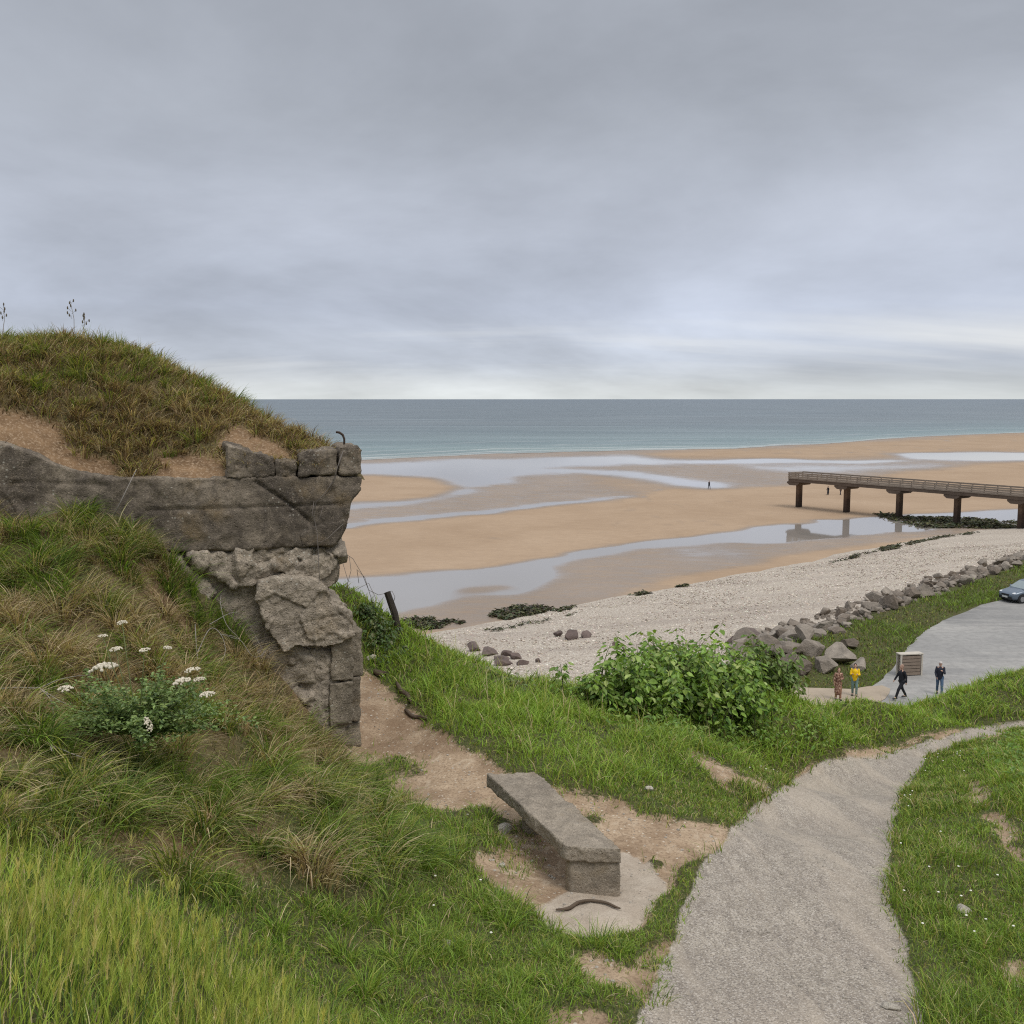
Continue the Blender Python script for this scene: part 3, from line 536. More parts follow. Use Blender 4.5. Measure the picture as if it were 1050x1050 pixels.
# ------------------------------------------------------------------ concrete bunker
bunker = empty('concrete_bunker', tuple(wp(1.5, -1.5, 15.0)))
tag(bunker, 'broken grey concrete bunker half buried under a grassy earth mound', 'bunker')
off_b = np.array(bunker.location)
def prism_wall(px_poly, off0, off1, ref=None):   # outline surveyed on the wall face, given real depth along the wall normal
    mb = MB(); pts = [on_wall(x, y, off1 if ref is None else ref) for x, y in px_poly]; n = len(pts)
    v = [wp(s, off1, z)-off_b for s, z in pts]+[wp(s, off0, z)-off_b for s, z in pts]
    mb.add(v, [tuple(range(n)), tuple(range(2*n-1, n-1, -1))]+[(i, n+i, n+(i+1) % n, (i+1) % n) for i in range(n)]); return mb
def rough(a1, f1, a2=.0, f2=20, s=0, ridge=0, grooves=()):
    def d(co, no):
        w = co+off_b; k = a1*2*fbm(w[:, 0]*f1, w[:, 1]*f1, w[:, 2]*f1, 4, s)+a2*2*fbm(w[:, 0]*f2, w[:, 1]*f2, w[:, 2]*f2, 3, s+9)
        if ridge:
            rs = np.random.default_rng(s); lo, hi = w.min(0), w.max(0); ns = int(np.clip(np.prod(np.maximum(hi-lo, .2))*55, 30, 420)); sd_ = lo+(hi-lo)*rs.random((ns, 3)); tl = rs.normal(0, .5, (ns, 3)); am = rs.uniform(-1, 1, ns); wj = w+.05*np.stack([fbm(w[:, 0]*7, w[:, 1]*7, w[:, 2]*7, 2, s+q) for q in (1, 2, 3)], 1)
            for i in range(0, len(w), 20000):
                e = wj[i:i+20000]; j = ((e[:, None]-sd_[None])**2).sum(-1).argmin(1); k[i:i+20000] += ridge*am[j]+np.clip(((e-sd_[j])*tl[j]).sum(1), -1.5*ridge, 1.5*ridge)
        if grooves:
            ss = (w-C0)@W; of = (w-C0)@Nn
            for pts, wid, dep in grooves:
                q = [on_wall(x, y) for x, y in pts]; dm = np.full(len(co), 9.)
                for (a, b) in zip(q[:-1], q[1:]):
                    a = np.array(a); e = np.array(b)-a; p2 = np.stack([ss, w[:, 2]], 1)-a; t = np.clip((p2@e)/(e@e), 0, 1); dm = np.minimum(dm, np.linalg.norm(p2-t[:, None]*e, axis=1))
                k = k-dep*np.clip(1-dm/wid, 0, 1)*(of > -.1)
        return co+no*k[:, None]
    return d
slab = prism_wall([(-180,428),(0,455),(28,463),(50,473),(80,483),(108,490),(232,490),(300,489),(371,488),(372,496),(368,507),(361,514),(359,528),(356,540),(351,551),(346,560),(300,562),(230,565),(150,568),(-180,580)], -4.5, 0)
link('roof_slab', remesh(slab, 'roof_slab', .02, rough(.008, 3.2, .011, 12, 1, .004, [([(150,523.5),(240,521),(345,517)], .02, .022),([(0,494),(110,497)], .018, .016),([(262,494),(300,519),(330,546)], .022, .04),([(268,497),(340,556),(348,540)], .0, .0)][:3])), M['concrete'], bunker)
chip = prism_wall([(308,548),(322,540),(352,533),(349,552),(343,560),(309,560)], -.3, .012)
link('cracked_corner', remesh(chip, 'cracked_corner', .016, rough(.006, 6, .004, 22, 6)), M['concrete'], bunker)
for i, (poly, o1, o0) in enumerate([([(232,456),(247,459),(264,464),(281,468),(281.5,489),(232,490.5)], .004, -.5),([(283,473),(304,472.5),(304.5,488.5),(283,489)], -.006, -.4),([(306.5,465),(313,462),(345,461),(346,487),(306.5,488.5)], .003, -.5),([(348,458.5),(354,457),(369,457.5),(371.5,461),(371,485.5),(348,486.5)], .0, -.6)]):
    link('parapet_block', remesh(prism_wall(poly, o0, o1), 'parapet_block', .016, rough(.012, 4, .009, 14, 20+i, .004)), M['concrete'], bunker)
brk = prism_wall([(100,560),(200,566),(349,558),(351,575),(350,590),(346,600),(336,610),(345,640),(352,660),(350,700),(352,780),(330,800),(100,800)], -4.4, -.07)
link('broken_wall', remesh(brk, 'broken_wall', .026, rough(.045, 2.6, .02, 13, 30, .026)), M['rubble'], bunker)
rub = prism_wall([(196,569),(270,562),(335,562),(346,575),(340,592),(322,604),(262,602),(240,600),(215,590)], -.35, -.02)
link('rubble_ledge', remesh(rub, 'rubble_ledge', .016, rough(.035, 4.2, .02, 15, 35, .02)), M['rubble'], bunker)
blk = prism_wall([(266,597),(282,592),(326,595),(336,604),(340,617),(347,621),(360,629),(363,652),(352,660),(336,665),(307,662),(291,668),(279,653),(270,635),(262,615)], -1.2, .09)
link('corner_block', remesh(blk, 'corner_block', .014, rough(.012, 4.5, .009, 18, 40, .006, [([(296,640),(356,627)], .018, .012)])), M['rubble'], bunker)
def plan_block(sp, z0, z1):
    mb = MB(); n = len(sp); v = [wp(s, o, z0)-off_b for s, o in sp]+[wp(s, o, z1)-off_b for s, o in sp]
    mb.add(v, [tuple(range(n)), tuple(range(2*n-1, n-1, -1))]+[(i, n+i, n+(i+1) % n, (i+1) % n) for i in range(n)]); return mb
zz_ = lambda py: on_wall(355, py)[1]
for i, (pxs, y0, y1, w_) in enumerate([((340,362,374), 697, 650, 1), ((337,361,371), 744, 699, 1), ((343,361,371), 815, 746, 1)]):
    sl, smid, sr = [on_wall(x, 700)[0] for x in pxs]
    o = .02 if i < 2 else -.03
    link('pillar_block', remesh(plan_block([(sl, o), (smid, o), (smid, o-.1), (sr, o-.12), (sr, o-.8), (sl, o-.8)], zz_(y0), zz_(y1)), 'pillar_block', .016, rough(.012, 4.5, .008, 16, 50+i, .003)), M['pale'], bunker)
sl2 = [on_wall(x, 700)[0] for x in (262, 345)]
low = prism_wall([(268,672),(300,668),(342,668),(345,700),(340,735),(330,760),(250,790),(225,740)], -.6, -.06)
link('broken_wall', remesh(low, 'broken_wall', .016, rough(.035, 4.5, .02, 15, 60, .026)), M['rubble'], bunker)
mb = MB(); hk = [at_wall(x, y, .12)-off_b for x, y in [(353,462),(353,450),(351.5,446),(348,443.5),(344.5,443)]]; mb.tube(hk, [.011, .011, .012, .012, .01], 8); mb.build('iron_hook', M['rust'], bunker, True)
def sag(a, b, k, n=9, side=(0, 0, 0)):
    a, b = np.array(a), np.array(b); return [a+(b-a)*t+np.array((0, 0, -k*4*t*(1-t)))+np.array(side)*math.sin(math.pi*t) for t in np.linspace(0, 1, n)]
def ow(px, py, off): s, z = on_wall(px, py, off); return wp(s, off, z)
mb = MB(); mb.tube([ow(352,462,.02), ow(348,475,.03), ow(344,490,.035), ow(337,500,.03), ow(331,508,.04), ow(324,515,.03), ow(322,530,.03), ow(325,545,.05), ow(326,560,.06), ow(327,585,.08), ow(328,596,.1)], .0035, 5)
mb.tube([ow(350,466,.02), ow(344,486,.045), ow(339,502,.045), ow(333,508,.02)], .003, 5); mb.tube([ow(326,558,.05), ow(336,552,.05), ow(352,537,.04)], .003, 5); mb.tube([ow(322,514,.03), ow(320,528,.05), ow(327,534,.05), ow(331,520,.03)], .0028, 5)
tag(mb.build('hanging_wire', M['wire'], None, True), 'loose rusted wire dangling down the bunker corner from its top block', 'wire')
# leaning stake and barbed wire
pb = hit(412, 650); ptop = pb+np.array((-.17, -.05, .52)); q = P(397, 607, proj(*pb)[2]-.02); ptop = q
mb = MB(); mb.tube([pb-np.array((0, 0, .2)), pb*.5+ptop*.5, ptop], [.05, .047, .043], 9); post = mb.build('fence_stake', M['wood'], None)
tag(post, 'dark leaning stake standing in grass just beyond the bunker corner', 'post')
mb = MB(); bw0 = at_wall(352, 566, 1.0); cc = []
d_ = proj(*ptop)[2]
for pts in ([(352,566),(362,573),(372,590),(378,605),(388,610),(397,608)],[(350,572),(357,596),(352,612),(368,603),(378,598),(386,615),(378,622),(372,632)],[(358,570),(360,585),(356,600),(364,620)],[(397,607),(402,606),(405,612),(403,620)],[(368,598),(366,584),(374,592),(382,618)]):
    mb.tube([P(x, y, d_-.1*math.sin(i)) for i, (x, y) in enumerate(pts)], .0035, 5)
tag(mb.build('barbed_wire', M['wire'], None, True), 'tangled rusty barbed wire strung between bunker and leaning stake', 'wire')
# ------------------------------------------------------------------ bench
def dsolve(px, py, z): return G(px, py, z)
zt = P(605, 869, 7)[2]
c4 = [G(580.5, 868, zt), G(638, 870.5, zt), G(548, 790.5, zt+.0), G(500, 793.5, zt+.0)]
bc = sum(c4)/4; gb = bil(Z, np.array([bc[0]]), np.array([bc[1]]))[0]
bench = empty('concrete_bench', (bc[0], bc[1], zt-.32)); ob_ = np.array(bench.location)
tag(bench, 'low weathered concrete slab bench on bare dirt beside the footpath', 'bench')
def hexa(c, zlo, zhi, o):
    mb = MB(); v = [(*(p[:2]-o[:2]), zlo-o[2]) for p in c]+[(*(p[:2]-o[:2]), zhi-o[2]) for p in c]
    mb.add(v, [(3, 2, 1, 0), (4, 5, 6, 7), (0, 1, 5, 4), (1, 2, 6, 5), (2, 3, 7, 6), (3, 0, 4, 7)]); return mb
def rough2(a1, f1, a2, f2, s): return lambda co, no: co+no*(2*a1*fbm(co[:, 0]*f1, co[:, 1]*f1, co[:, 2]*f1+s, 4, s)+2*a2*fbm(co[:, 0]*f2, co[:, 1]*f2, co[:, 2]*f2, 2, s+4))[:, None]
link('seat', remesh(hexa(c4, zt-.105, zt, ob_), 'seat', .011, rough2(.011, 6, .007, 30, 3), True, 0), M['benchc'], bench)
ax = (c4[3]-c4[0]); sd = (c4[1]-c4[0])
for t0, t1, si in ((.012, .065, .09), (.80, .86, .5)):
    q = [c4[0]+ax*t0+sd*si, c4[0]+ax*t0+sd*1.02, c4[0]+ax*t1+sd*1.0, c4[0]+ax*t1+sd*si]; link('leg', remesh(hexa(q, zt-.5, zt-.1, ob_), 'leg', .014, rough2(.006, 5, .003, 25, 8)), M['benchc'], bench)
# ------------------------------------------------------------------ stones, sticks
def rock_mesh(seed, sub=3, cuts=14, scale=(1, 1, 1), noise=.06, flat=True, lo=.5, hi=.85):
    r = np.random.default_rng(seed); bm = bmesh.new(); bmesh.ops.create_icosphere(bm, subdivisions=sub, radius=1); co = np.array([v.co[:] for v in bm.verts])
    for k in range(cuts):
        n = r.normal(size=3); n /= np.linalg.norm(n); d = co@n; c = r.uniform(lo, hi); co = co-n*np.clip(d-c, 0, None)[:, None]*.95
    co = co*(1+noise*2*fbm(co[:, 0]*2.2+seed, co[:, 1]*2.2, co[:, 2]*2.2, 3, seed))[:, None]*np.array(scale)*1.2
    for v, p in zip(bm.verts, co): v.co = p
    me = bpy.data.meshes.new('rock'); bm.to_mesh(me); bm.free(); me.polygons.foreach_set('use_smooth', [not flat]*len(me.polygons)); me.update(); return me
def put_stone(px, py, size, label, mat='stone', name='stone', sc=(1, .8, .6), seed=1, cat='stone', group=None):
    p = hit(px, py); o = link(name, rock_mesh(seed, 2, 9, tuple(size*k for k in sc)), M[mat]); o.location = p+np.array((0, 0, size*.2)); o.rotation_euler = (0, 0, seed*1.3); return tag(o, label, cat, group)
put_stone(516, 853, .07, 'fist sized pale stone beside grass tuft under the bench edge', seed=3)
put_stone(514, 888, .03, 'tiny white stone on dirt in front of the bench', seed=4)
put_stone(665, 811, .045, 'small white stone in grass above the dirt strip behind bench', seed=5)
put_stone(988, 935, .05, 'small pale stone lying in turf right of the footpath', seed=6)
put_stone(915, 1034, .045, 'flat buff stone lying on the footpath near its lower end', seed=7, sc=(1, .7, .35))
put_stone(381, 677, .07, 'rounded pale stone at foot of grass bank by the bunker corner', seed=8)
put_stone(350, 852, .055, 'flat pale stone in grass below the bunker pillar', seed=9, sc=(1, .8, .35))
put_stone(735, 776, .06, 'reddish brown stone at the top of the bare gravel patch', 'brownrock', seed=10)
put_stone(456, 972, .05, 'small whitish stone in turf left of the dirt patch', seed=12)
def stick(pts, r, label, lift=.02, mat='drift', d=None):
    mb = MB(); c = [hit(x, y)+np.array((0, 0, lift)) for x, y in pts]; r = list(np.interp(np.linspace(0, 1, 4*len(c)-3), np.linspace(0, 1, len(c)), r)); c = cr(c, 4); mb.tube(c, r, 7); return tag(mb.build('stick', M[mat], None, True), label, 'stick')
stick([(570,936),(583,935),(592,929),(604,927),(620,928),(630,932),(636,935)], [.006, .013, .013, .01, .01, .009, .005], 'dark bent rod standing in for broken pad rim and its shadow before bench', .015)  # dark rod added in place of the cracked pad edge and its drop shadow
stick([(407,703),(412,712),(418,716),(421,722)], [.02, .03, .03, .012], 'short weathered driftwood at the edge of dirt track under the grass bank', .03)
stick([(416,731),(424,737),(432,738),(441,740)], [.02, .022, .02, .01], 'long thin brown stick on dirt track below the driftwood', .02)
stick([(384,692),(390,694),(396,693)], [.03, .045, .02], 'stubby grey driftwood lump beside the pale stone at track corner', .03)
# gravel on dirt
mb = MB(); gsel = sample(avg(np.maximum(m_dirt, .8*m_path*(pd < 10))*80*near))
for p in gsel: 
    s_ = .003+.011*rng.random()**2.2; mb.ball(p+np.array((0, 0, .008)), (s_*1.2, s_, s_*.7), 5, 4)
tag(mb.build('gravel', M['stone'], None), kind='stuff'); print('gravel', len(gsel))
# ------------------------------------------------------------------ plants
def leaves(pos, ax, nor, L, Wd, col, fold=.15):
    n = len(pos); ax = ax/np.linalg.norm(ax, axis=1, keepdims=True); sd = np.cross(ax, nor); sd /= np.linalg.norm(sd, axis=1, keepdims=True)+1e-9; nn = np.cross(sd, ax)
    tp = [(0, 0, 0), (.3, -.5, 0), (.32, 0, -fold), (.3, .5, 0), (.68, -.36, -.04), (.7, 0, -fold), (.68, .36, -.04), (1, 0, -.22)]
    v = np.stack([pos+ax*(L*a)[:, None]+sd*(Wd*b)[:, None]+nn*(L*c_)[:, None] for a, b, c_ in tp], 1).reshape(-1, 3); o = (np.arange(n)*8)[:, None]
    return v, np.concatenate([o+[[1, 2, 5, 4]], o+[[2, 3, 6, 5]]]), np.concatenate([o+[[0, 2, 1]], o+[[0, 3, 2]], o+[[4, 5, 7]], o+[[5, 6, 7]]]), np.repeat(col, 8, 0)
def bush(name, label, base_pts, heights, spread, nstem, per, leafL, cols, pr, group=None, droop=.5, cat='bush'):
    root = empty(name, tuple(base_pts[0])); tag(root, label, cat, group); o0 = np.array(root.location); mb = MB(); f = Field(); PP = []; AA = []
    for k in range(nstem):
        j = rng.integers(len(base_pts)); b = base_pts[j]+np.array((rng.normal(0, spread*.35), rng.normal(0, spread*.3), 0)); b[2] = gz(b[0], b[1])-.03
        h = heights[j]*rng.choice([rng.uniform(.5, 1.0), rng.uniform(.9, 1.22)], p=[.8, .2]); an = rng.uniform(0, 6.28); le = rng.uniform(.05, .55)*h; pts = [b+np.array((math.cos(an)*le*t*t, math.sin(an)*le*t*t, h*(t-.18*t*t))) for t in np.linspace(0, 1, 6)]
        mb.tube([p-o0 for p in pts], [.009, .008, .007, .006, .004, .002], 5)
        m = per; t = rng.uniform(.18, 1, m)**.8; pp = np.stack([np.interp(t, np.linspace(0, 1, 6), [p[i] for p in pts]) for i in range(3)], 1)
        a2 = rng.uniform(0, 6.28, m); rad = np.stack([np.cos(a2), np.sin(a2), rng.uniform(-.1, .35, m)], 1); PP.append(pp+rad*rng.uniform(.02, .12, (m, 1))); AA.append(np.stack([np.cos(a2), np.sin(a2), -rng.uniform(0, droop*1.6, m)], 1))
    pp = np.concatenate(PP); aa = np.concatenate(AA); n = len(pp); nor = np.stack([rng.normal(0, .35, n)+aa[:, 0]*.3, rng.normal(0, .35, n)-.15, np.ones(n)], 1); L = leafL*rng.uniform(.6, 1.25, n)
    f.add(*leaves(pp-o0, aa, nor, L, L*rng.uniform(.55, .75, n), mixc(n, cols, pr)))
    mb.build('stem', simple('green_stem', (.09, .1, .04), .7, .2), root, True); f.build('foliage', M['bushleaf'], root); return root
LG = [(.16,.265,.04),(.22,.34,.055),(.09,.165,.03),(.32,.4,.12)]
bp = [hit(x, y) for x, y in [(700,738),(660,734),(640,730),(735,740),(765,742),(690,730),(720,732),(705,734)]]
hs = [1.25, 1.05, .65, 1.2, .95, 1.12, 1.25, 1.2]
bush('leafy_bush', 'large round bush of broad bright green leaves on the bluff edge', bp, hs, .6, 210, 42, .092, LG, [4, 4, 2.4, 2])
bp = [hit(x, y) for x, y in [(800,735),(785,738),(815,733)]]
bush('pale_shrub', 'paler open shrub between the big leafy bush and the boulders', [p+np.array((.1, 1.0, 0)) for p in bp], [1.1, 1.0, .8], .4, 38, 26, .10, [(.14,.21,.04),(.11,.18,.035),(.18,.23,.07)], [3, 3, 2], cat='shrub')
bp = [hit(x, y) for x, y in [(612,722),(600,720)]]
bush('thin_sapling', 'thin sparse sapling with small leaves at left flank of the big bush', bp, [.5, .35], .35, 16, 9, .07, LG, [3, 4, 2, 2], cat='sapling')
bp = [hit(x, y) for x, y in [(525,708),(512,702)]]
bush('young_seedling', 'spindly seedling with a few leaves on bank edge before brown rocks', bp, [.42, .34], .3, 9, 8, .055, [(.12,.17,.05),(.16,.2,.07)], [1, 1], cat='seedling')
bp = [hit(x, y) for x, y in [(383,650),(392,668),(378,640)]]
bush('bramble', 'dark low bramble against the bunker corner by the leaning stake', bp, [.34, .28, .3], .35, 42, 18, .055, [(.05,.085,.02),(.07,.12,.03),(.14,.16,.06)], [3, 4, 1], cat='bramble')
# nettles: leafy ground cover along the crest
f = Field(); nm = pmask([(600,735),(660,742),(730,746),(800,748),(850,752),(860,768),(800,775),(730,765),(640,755)], 6, 1)+.5*pmask([(1010,778),(1060,765),(1200,760),(1200,830),(1040,812)], 6, 1)
b = sample(avg(nm*np.clip(fbm(X*1.3, Y*1.3, o=2, s=91)*3+.6, 0, 1)*620)); n = len(b); an = rng.uniform(0, 6.28, n); L = rng.uniform(.04, .085, n); b[:, 2] += rng.uniform(.05, .26, n)
f.add(*leaves(b, np.stack([np.cos(an), np.sin(an), -rng.uniform(0, .5, n)], 1), np.stack([rng.normal(0, .3, n), rng.normal(0, .3, n), np.ones(n)], 1), L, L*.6, mixc(n, [(.15,.25,.03),(.12,.21,.03),(.19,.26,.05)], [3, 3, 2]))); tag(f.build('nettle_cover', M['bushleaf']), kind='stuff')
# daisies
mb = MB(); dz = sample(avg(turf*np.clip(fbm(X*.8, Y*.8, o=2, s=95)*3, 0, 1)*12*(pd < 14)))
for p in dz: mb.ball(p+np.array((0, 0, rng.uniform(.05, .09))), (.009, .009, .004), 6, 4)
tag(mb.build('daisies', simple('daisy_white', (.7, .68, .6), .8)), kind='stuff')
# wild carrot
base = hit(142, 772, 5.2); base = P(142, 756, proj(*base)[2]-.38); root = empty('wild_carrot', tuple(base)); tag(root, 'wild carrot with ferny leaves and flat white flower heads on tussock slope', 'plant'); o0 = base.copy(); dC = proj(*base)[2]
f = Field(); n = 0
for k in range(130):
    an = rng.uniform(0, 6.28); L = rng.uniform(.25, .7); el = rng.uniform(.3, 1.3); d0 = np.array((math.cos(an)*math.cos(el)*1.15, math.sin(an)*math.cos(el)*.75, math.sin(el))); m = 70
    t = rng.uniform(.25, 1, m); ctr = d0[None]*(L*t)[:, None]; ctr[:, 2] -= .09*t**2*L/.3; ctr += rng.normal(0, .016, (m, 3))
    a2 = rng.uniform(0, 6.28, m); l = rng.uniform(.016, .038, m); f.add(*leaves(ctr, np.stack([np.cos(a2), np.sin(a2), rng.normal(0, .3, m)], 1), np.stack([rng.normal(0, .5, m), rng.normal(0, .5, m), np.ones(m)], 1), l, l*.55, mixc(m, [(.17,.245,.075),(.23,.31,.10),(.11,.17,.055)], [3, 3, 2])))
f.build('leaves', M['bushleaf'], root)
flm = simple('umbel_white', (.62, .56, .45), .85, .1, 0, .2, 60); stm = simple('flower_stem', (.16, .19, .08), .8)
for px, py, w in [(125,637,10),(105,651,9),(118,664,12),(148,665,11),(172,663,8),(105,681,25),(67,704,14),(197,685,14),(186,696,17),(204,695,11),(212,710,14),(154,742,14)]:
    d = dC-.15+rng.uniform(-.15, .1); p = P(px, py, d)-o0; r = w/F*d/2*1.1; mb = MB(); tilt = rng.uniform(-.25, .25) if px != 154 else 1.2
    for k in range(60):
        a = rng.uniform(0, 6.28); q = math.sqrt(rng.random())*r; x, y, z = q*math.cos(a), q*math.sin(a), -.35*q*q/r+rng.uniform(-.003, .003)
        mb.ball(p+np.array((x*math.cos(tilt)+z*math.sin(tilt), y, z*math.cos(tilt)-x*math.sin(tilt))), r*rng.uniform(.09, .15), 5, 4)
    h = mb.build('flower_head', flm, root); ms_ = MB(); ms_.tube([p-np.array((0, 0, .002)), p*.72+np.array((0, 0, -.02)), p*.35, (rng.normal(0, .03), 0, 0)], [.002, .0028, .003, .003], 5); ms_.build('stalk', stm, h, True)
# dead stems over the slope
def twig(name, label, lines, d0):
    mb = MB()
    for pts in lines:
        c = [P(x, y, hitd(x, y)-d0) for x, y in pts]; c = cr(c); mb.tube(c, list(np.linspace(.0042, .0018, len(c))), 5)
    return tag(mb.build(name, M['twig'], None, True), label, 'twig')
def hitd(x, y): return float(proj(*hit(x, y, 3.5))[2])
twig('dead_stem', 'bare grey forked stem lying across grass left of the wild carrot', [[(0,706),(20,705),(40,705),(60,697),(80,693),(95,692)],[(40,705),(52,718),(55,740),(53,770)],[(40,705),(60,718),(75,725)],[(53,770),(54,765),(80,775),(100,778),(130,760)]], .3)
twig('looping_bramble', 'leafless grey bramble loops in grass right of the wild carrot', [[(232,598),(226,615),(232,640),(245,655),(226,650)],[(200,640),(202,670),(205,683)],[(202,670),(215,645),(226,650),(231,668),(222,685),(210,690)],[(282,660),(262,674),(245,655),(226,650)],[(215,640),(240,628),(255,640),(270,668)]], .3)
mb = MB(); q = [at_wall(x, y, -.25) for x, y in [(117,528),(126,510),(140,481)]]; mb.tube(q, [.006, .005, .003], 5); tag(mb.build('straw_stalk', M['twig'], None, True), 'single pale dry stalk standing in front of the bunker slab', 'stalk')
# seeding grass stalks on the mound
def stalk(px, py0, py1, t, label, side):
    root_p = at_wall(px, py0, t); root = empty('seeding_stalk', tuple(root_p)); tag(root, label, 'grass stalk'); mb = MB(); tp = at_wall(px+side, py1, t)-root_p; md = tp*.5+np.array((.02, 0, 0))
    mb.tube([(0, 0, -.05), md, tp], [.004, .003, .002], 5); mb.build('stem', M['twig'], root); mh = MB()
    for k in range(7):
        a = .6+.4*k/6; c = tp*a+np.array((rng.normal(0, .025), rng.normal(0, .02), 0)); mh.tube([tp*(a-.1), c], .0015, 4); mh.ball(c, (.008, .008, .018), 6, 5)
    mh.build('seed_head', simple('seed_head', (.12, .1, .07), .9), root)
stalk(76, 346, 308, 2.2, 'tall seeding grass stalk standing alone on top of the mound', -4)
stalk(82, 346, 322, 2.2, 'shorter seeding stalk just right of the tall one on mound', 5)
stalk(1, 346, 312, 2.2, 'thin seeding stalk at the left end of the mound skyline', 3)
# ------------------------------------------------------------------ car park, sand path, shingle, sand, sea
def poly_sheet(name, pts, z, mat, step=1.0, noise=0):
    p = np.array(pts); x = np.arange(p[:, 0].min()-1, p[:, 0].max()+1+step, step); y = np.arange(p[:, 1].min()-1, p[:, 1].max()+1+step, step); xx, yy = np.meshgrid(x, y)
    ins = sdf(xx+.4*fbm(xx*.5, yy*.5, o=2, s=2), yy+.4*fbm(xx*.5+9, yy*.5, o=2, s=2), pts) < 0; ii = np.arange(xx.size).reshape(xx.shape); q = np.stack([ii[:-1, :-1], ii[:-1, 1:], ii[1:, 1:], ii[1:, :-1]], -1).reshape(-1, 4)
    keep = ins.ravel()[q].sum(1) >= 3; vv = np.stack([xx.ravel(), yy.ravel(), np.full(xx.size, z)+noise*fbm(xx*.3, yy*.3, o=2, s=6).ravel()], 1)
    return sub(name, keep, mat, {}, VV=vv, Q=q)
LOTZ = 3.6
lotpx = [G(*p, LOTZ)[:2] for p in [(868,716),(890,707),(908,694),(925,672),(946,650),(975,632),(1005,621),(1050,610),(1120,596),(1250,572)]]
lotpx = [tuple(p) for p in lotpx]
lot = lotpx+[UV(170, 6), UV(90, -2), UV(45, 3), (9, 38), (12, 47)]
def smooth_sheet(name, pts, z, mat, wob=.25):
    q = np.array(pts, float); n = len(q); out = []
    for i in range(n):
        a, b_, c, d = q[i-1], q[i], q[(i+1) % n], q[(i+2) % n]; L = np.linalg.norm(c-b_); m = max(2, int(L/.5))
        for t_ in np.arange(m)/m:
            k1_ = min(1, np.linalg.norm(b_-a)/L, np.linalg.norm(d-c)/L); m0, m1 = (c-a)*.5*k1_, (d-b_)*.5*k1_
            out.append((2*t_**3-3*t_**2+1)*b_+(t_**3-2*t_**2+t_)*m0+(-2*t_**3+3*t_**2)*c+(t_**3-t_**2)*m1)
    o_ = np.array(out); o_ = o_+wob*np.stack([fbm(o_[:, 0]*.7, o_[:, 1]*.7, 0, 3, 4), fbm(o_[:, 0]*.7, o_[:, 1]*.7, 9, 3, 5)], 1)
    me = bpy.data.meshes.new(name); me.from_pydata([(x, y, z) for x, y in o_], [], [tuple(range(len(o_)))]); bm = bmesh.new(); bm.from_mesh(me); bmesh.ops.triangulate(bm, faces=bm.faces); bmesh.ops.recalc_face_normals(bm, faces=bm.faces)
    if sum(f.normal.z for f in bm.faces) < 0: bmesh.ops.reverse_faces(bm, faces=bm.faces)
    bm.to_mesh(me); bm.free(); return tag(link(name, me, mat), kind='structure')
smooth_sheet('car_park', lot, LOTZ+.03, M['lot'])
sp = [tuple(G(*p, LOTZ)[:2]) for p in [(798,705),(830,706),(870,707),(905,704),(912,712),(900,722),(860,724),(800,722)]]
sandp = simple('sandy_path', (.34, .28, .215), .95, .1, 0, .25, 1.5); smooth_sheet('sand_path', sp, LOTZ+.055, sandp, .2)
_ub = [-40, 30, 53, 66, 85, 107, 137, 160, 260, 400]; _vb = [64, 62, 59.5, 57.4, 56.5, 54.3, 52.4, 47, 38, 38]
su = np.arange(-60, 300, .7); sv = np.arange(27, 72, .45); SU, SV = np.meshgrid(su, sv); vb = np.interp(SU, _ub, _vb)+1.2*fbm(SU*.12, SV*0, o=3, s=7)+.5*fbm(SU*.6, SV*.2, o=2, s=17)
sz = .02+np.clip((vb-SV)*.1, -.6, 3)+.10*fbm(SU*.25, SV*.5, o=3, s=9)*sm(0, 5, vb-SV)
sX, sY = UV(SU, SV); si = np.arange(SU.size).reshape(SU.shape); sq = np.stack([si[:-1, :-1], si[:-1, 1:], si[1:, 1:], si[1:, :-1]], -1).reshape(-1, 4)
tag(link('shingle_beach', mesh_np('shingle_beach', np.stack([sX.ravel(), sY.ravel(), sz.ravel()], 1), sq, smooth=True), M['shingle']), kind='structure')
def vz(x, y):
    u, v = uv(x, y); return zfar(u, v)+.22*fbm(x*.45, y*.45, o=3, s=5)*sm(24.5, 26, v)
vu, vv0 = np.meshgrid(np.arange(36, 150, .5), np.arange(12, 34.5, .4)); vX, vY = UV(vu, vv0); vi = np.arange(vX.size).reshape(vX.shape)
vq = np.stack([vi[:-1, :-1], vi[:-1, 1:], vi[1:, 1:], vi[1:, :-1]], -1).reshape(-1, 4); z0_ = np.zeros(vX.size)
tag(link('grass_verge', mesh_np('grass_verge', np.stack([vX.ravel(), vY.ravel(), vz(vX, vY).ravel()], 1), vq, attrs={'m_path': z0_, 'm_dirt': z0_, 'm_pad': z0_, 'm_earth': z0_}, smooth=True), M['ground']), kind='structure')
def shz(x, y):
    u, v = uv(x, y); return .02+np.clip((np.interp(u, _ub, _vb)+1.2*fbm(u*.12, 0*u, o=3, s=7)-v)*.1, -.6, 3)
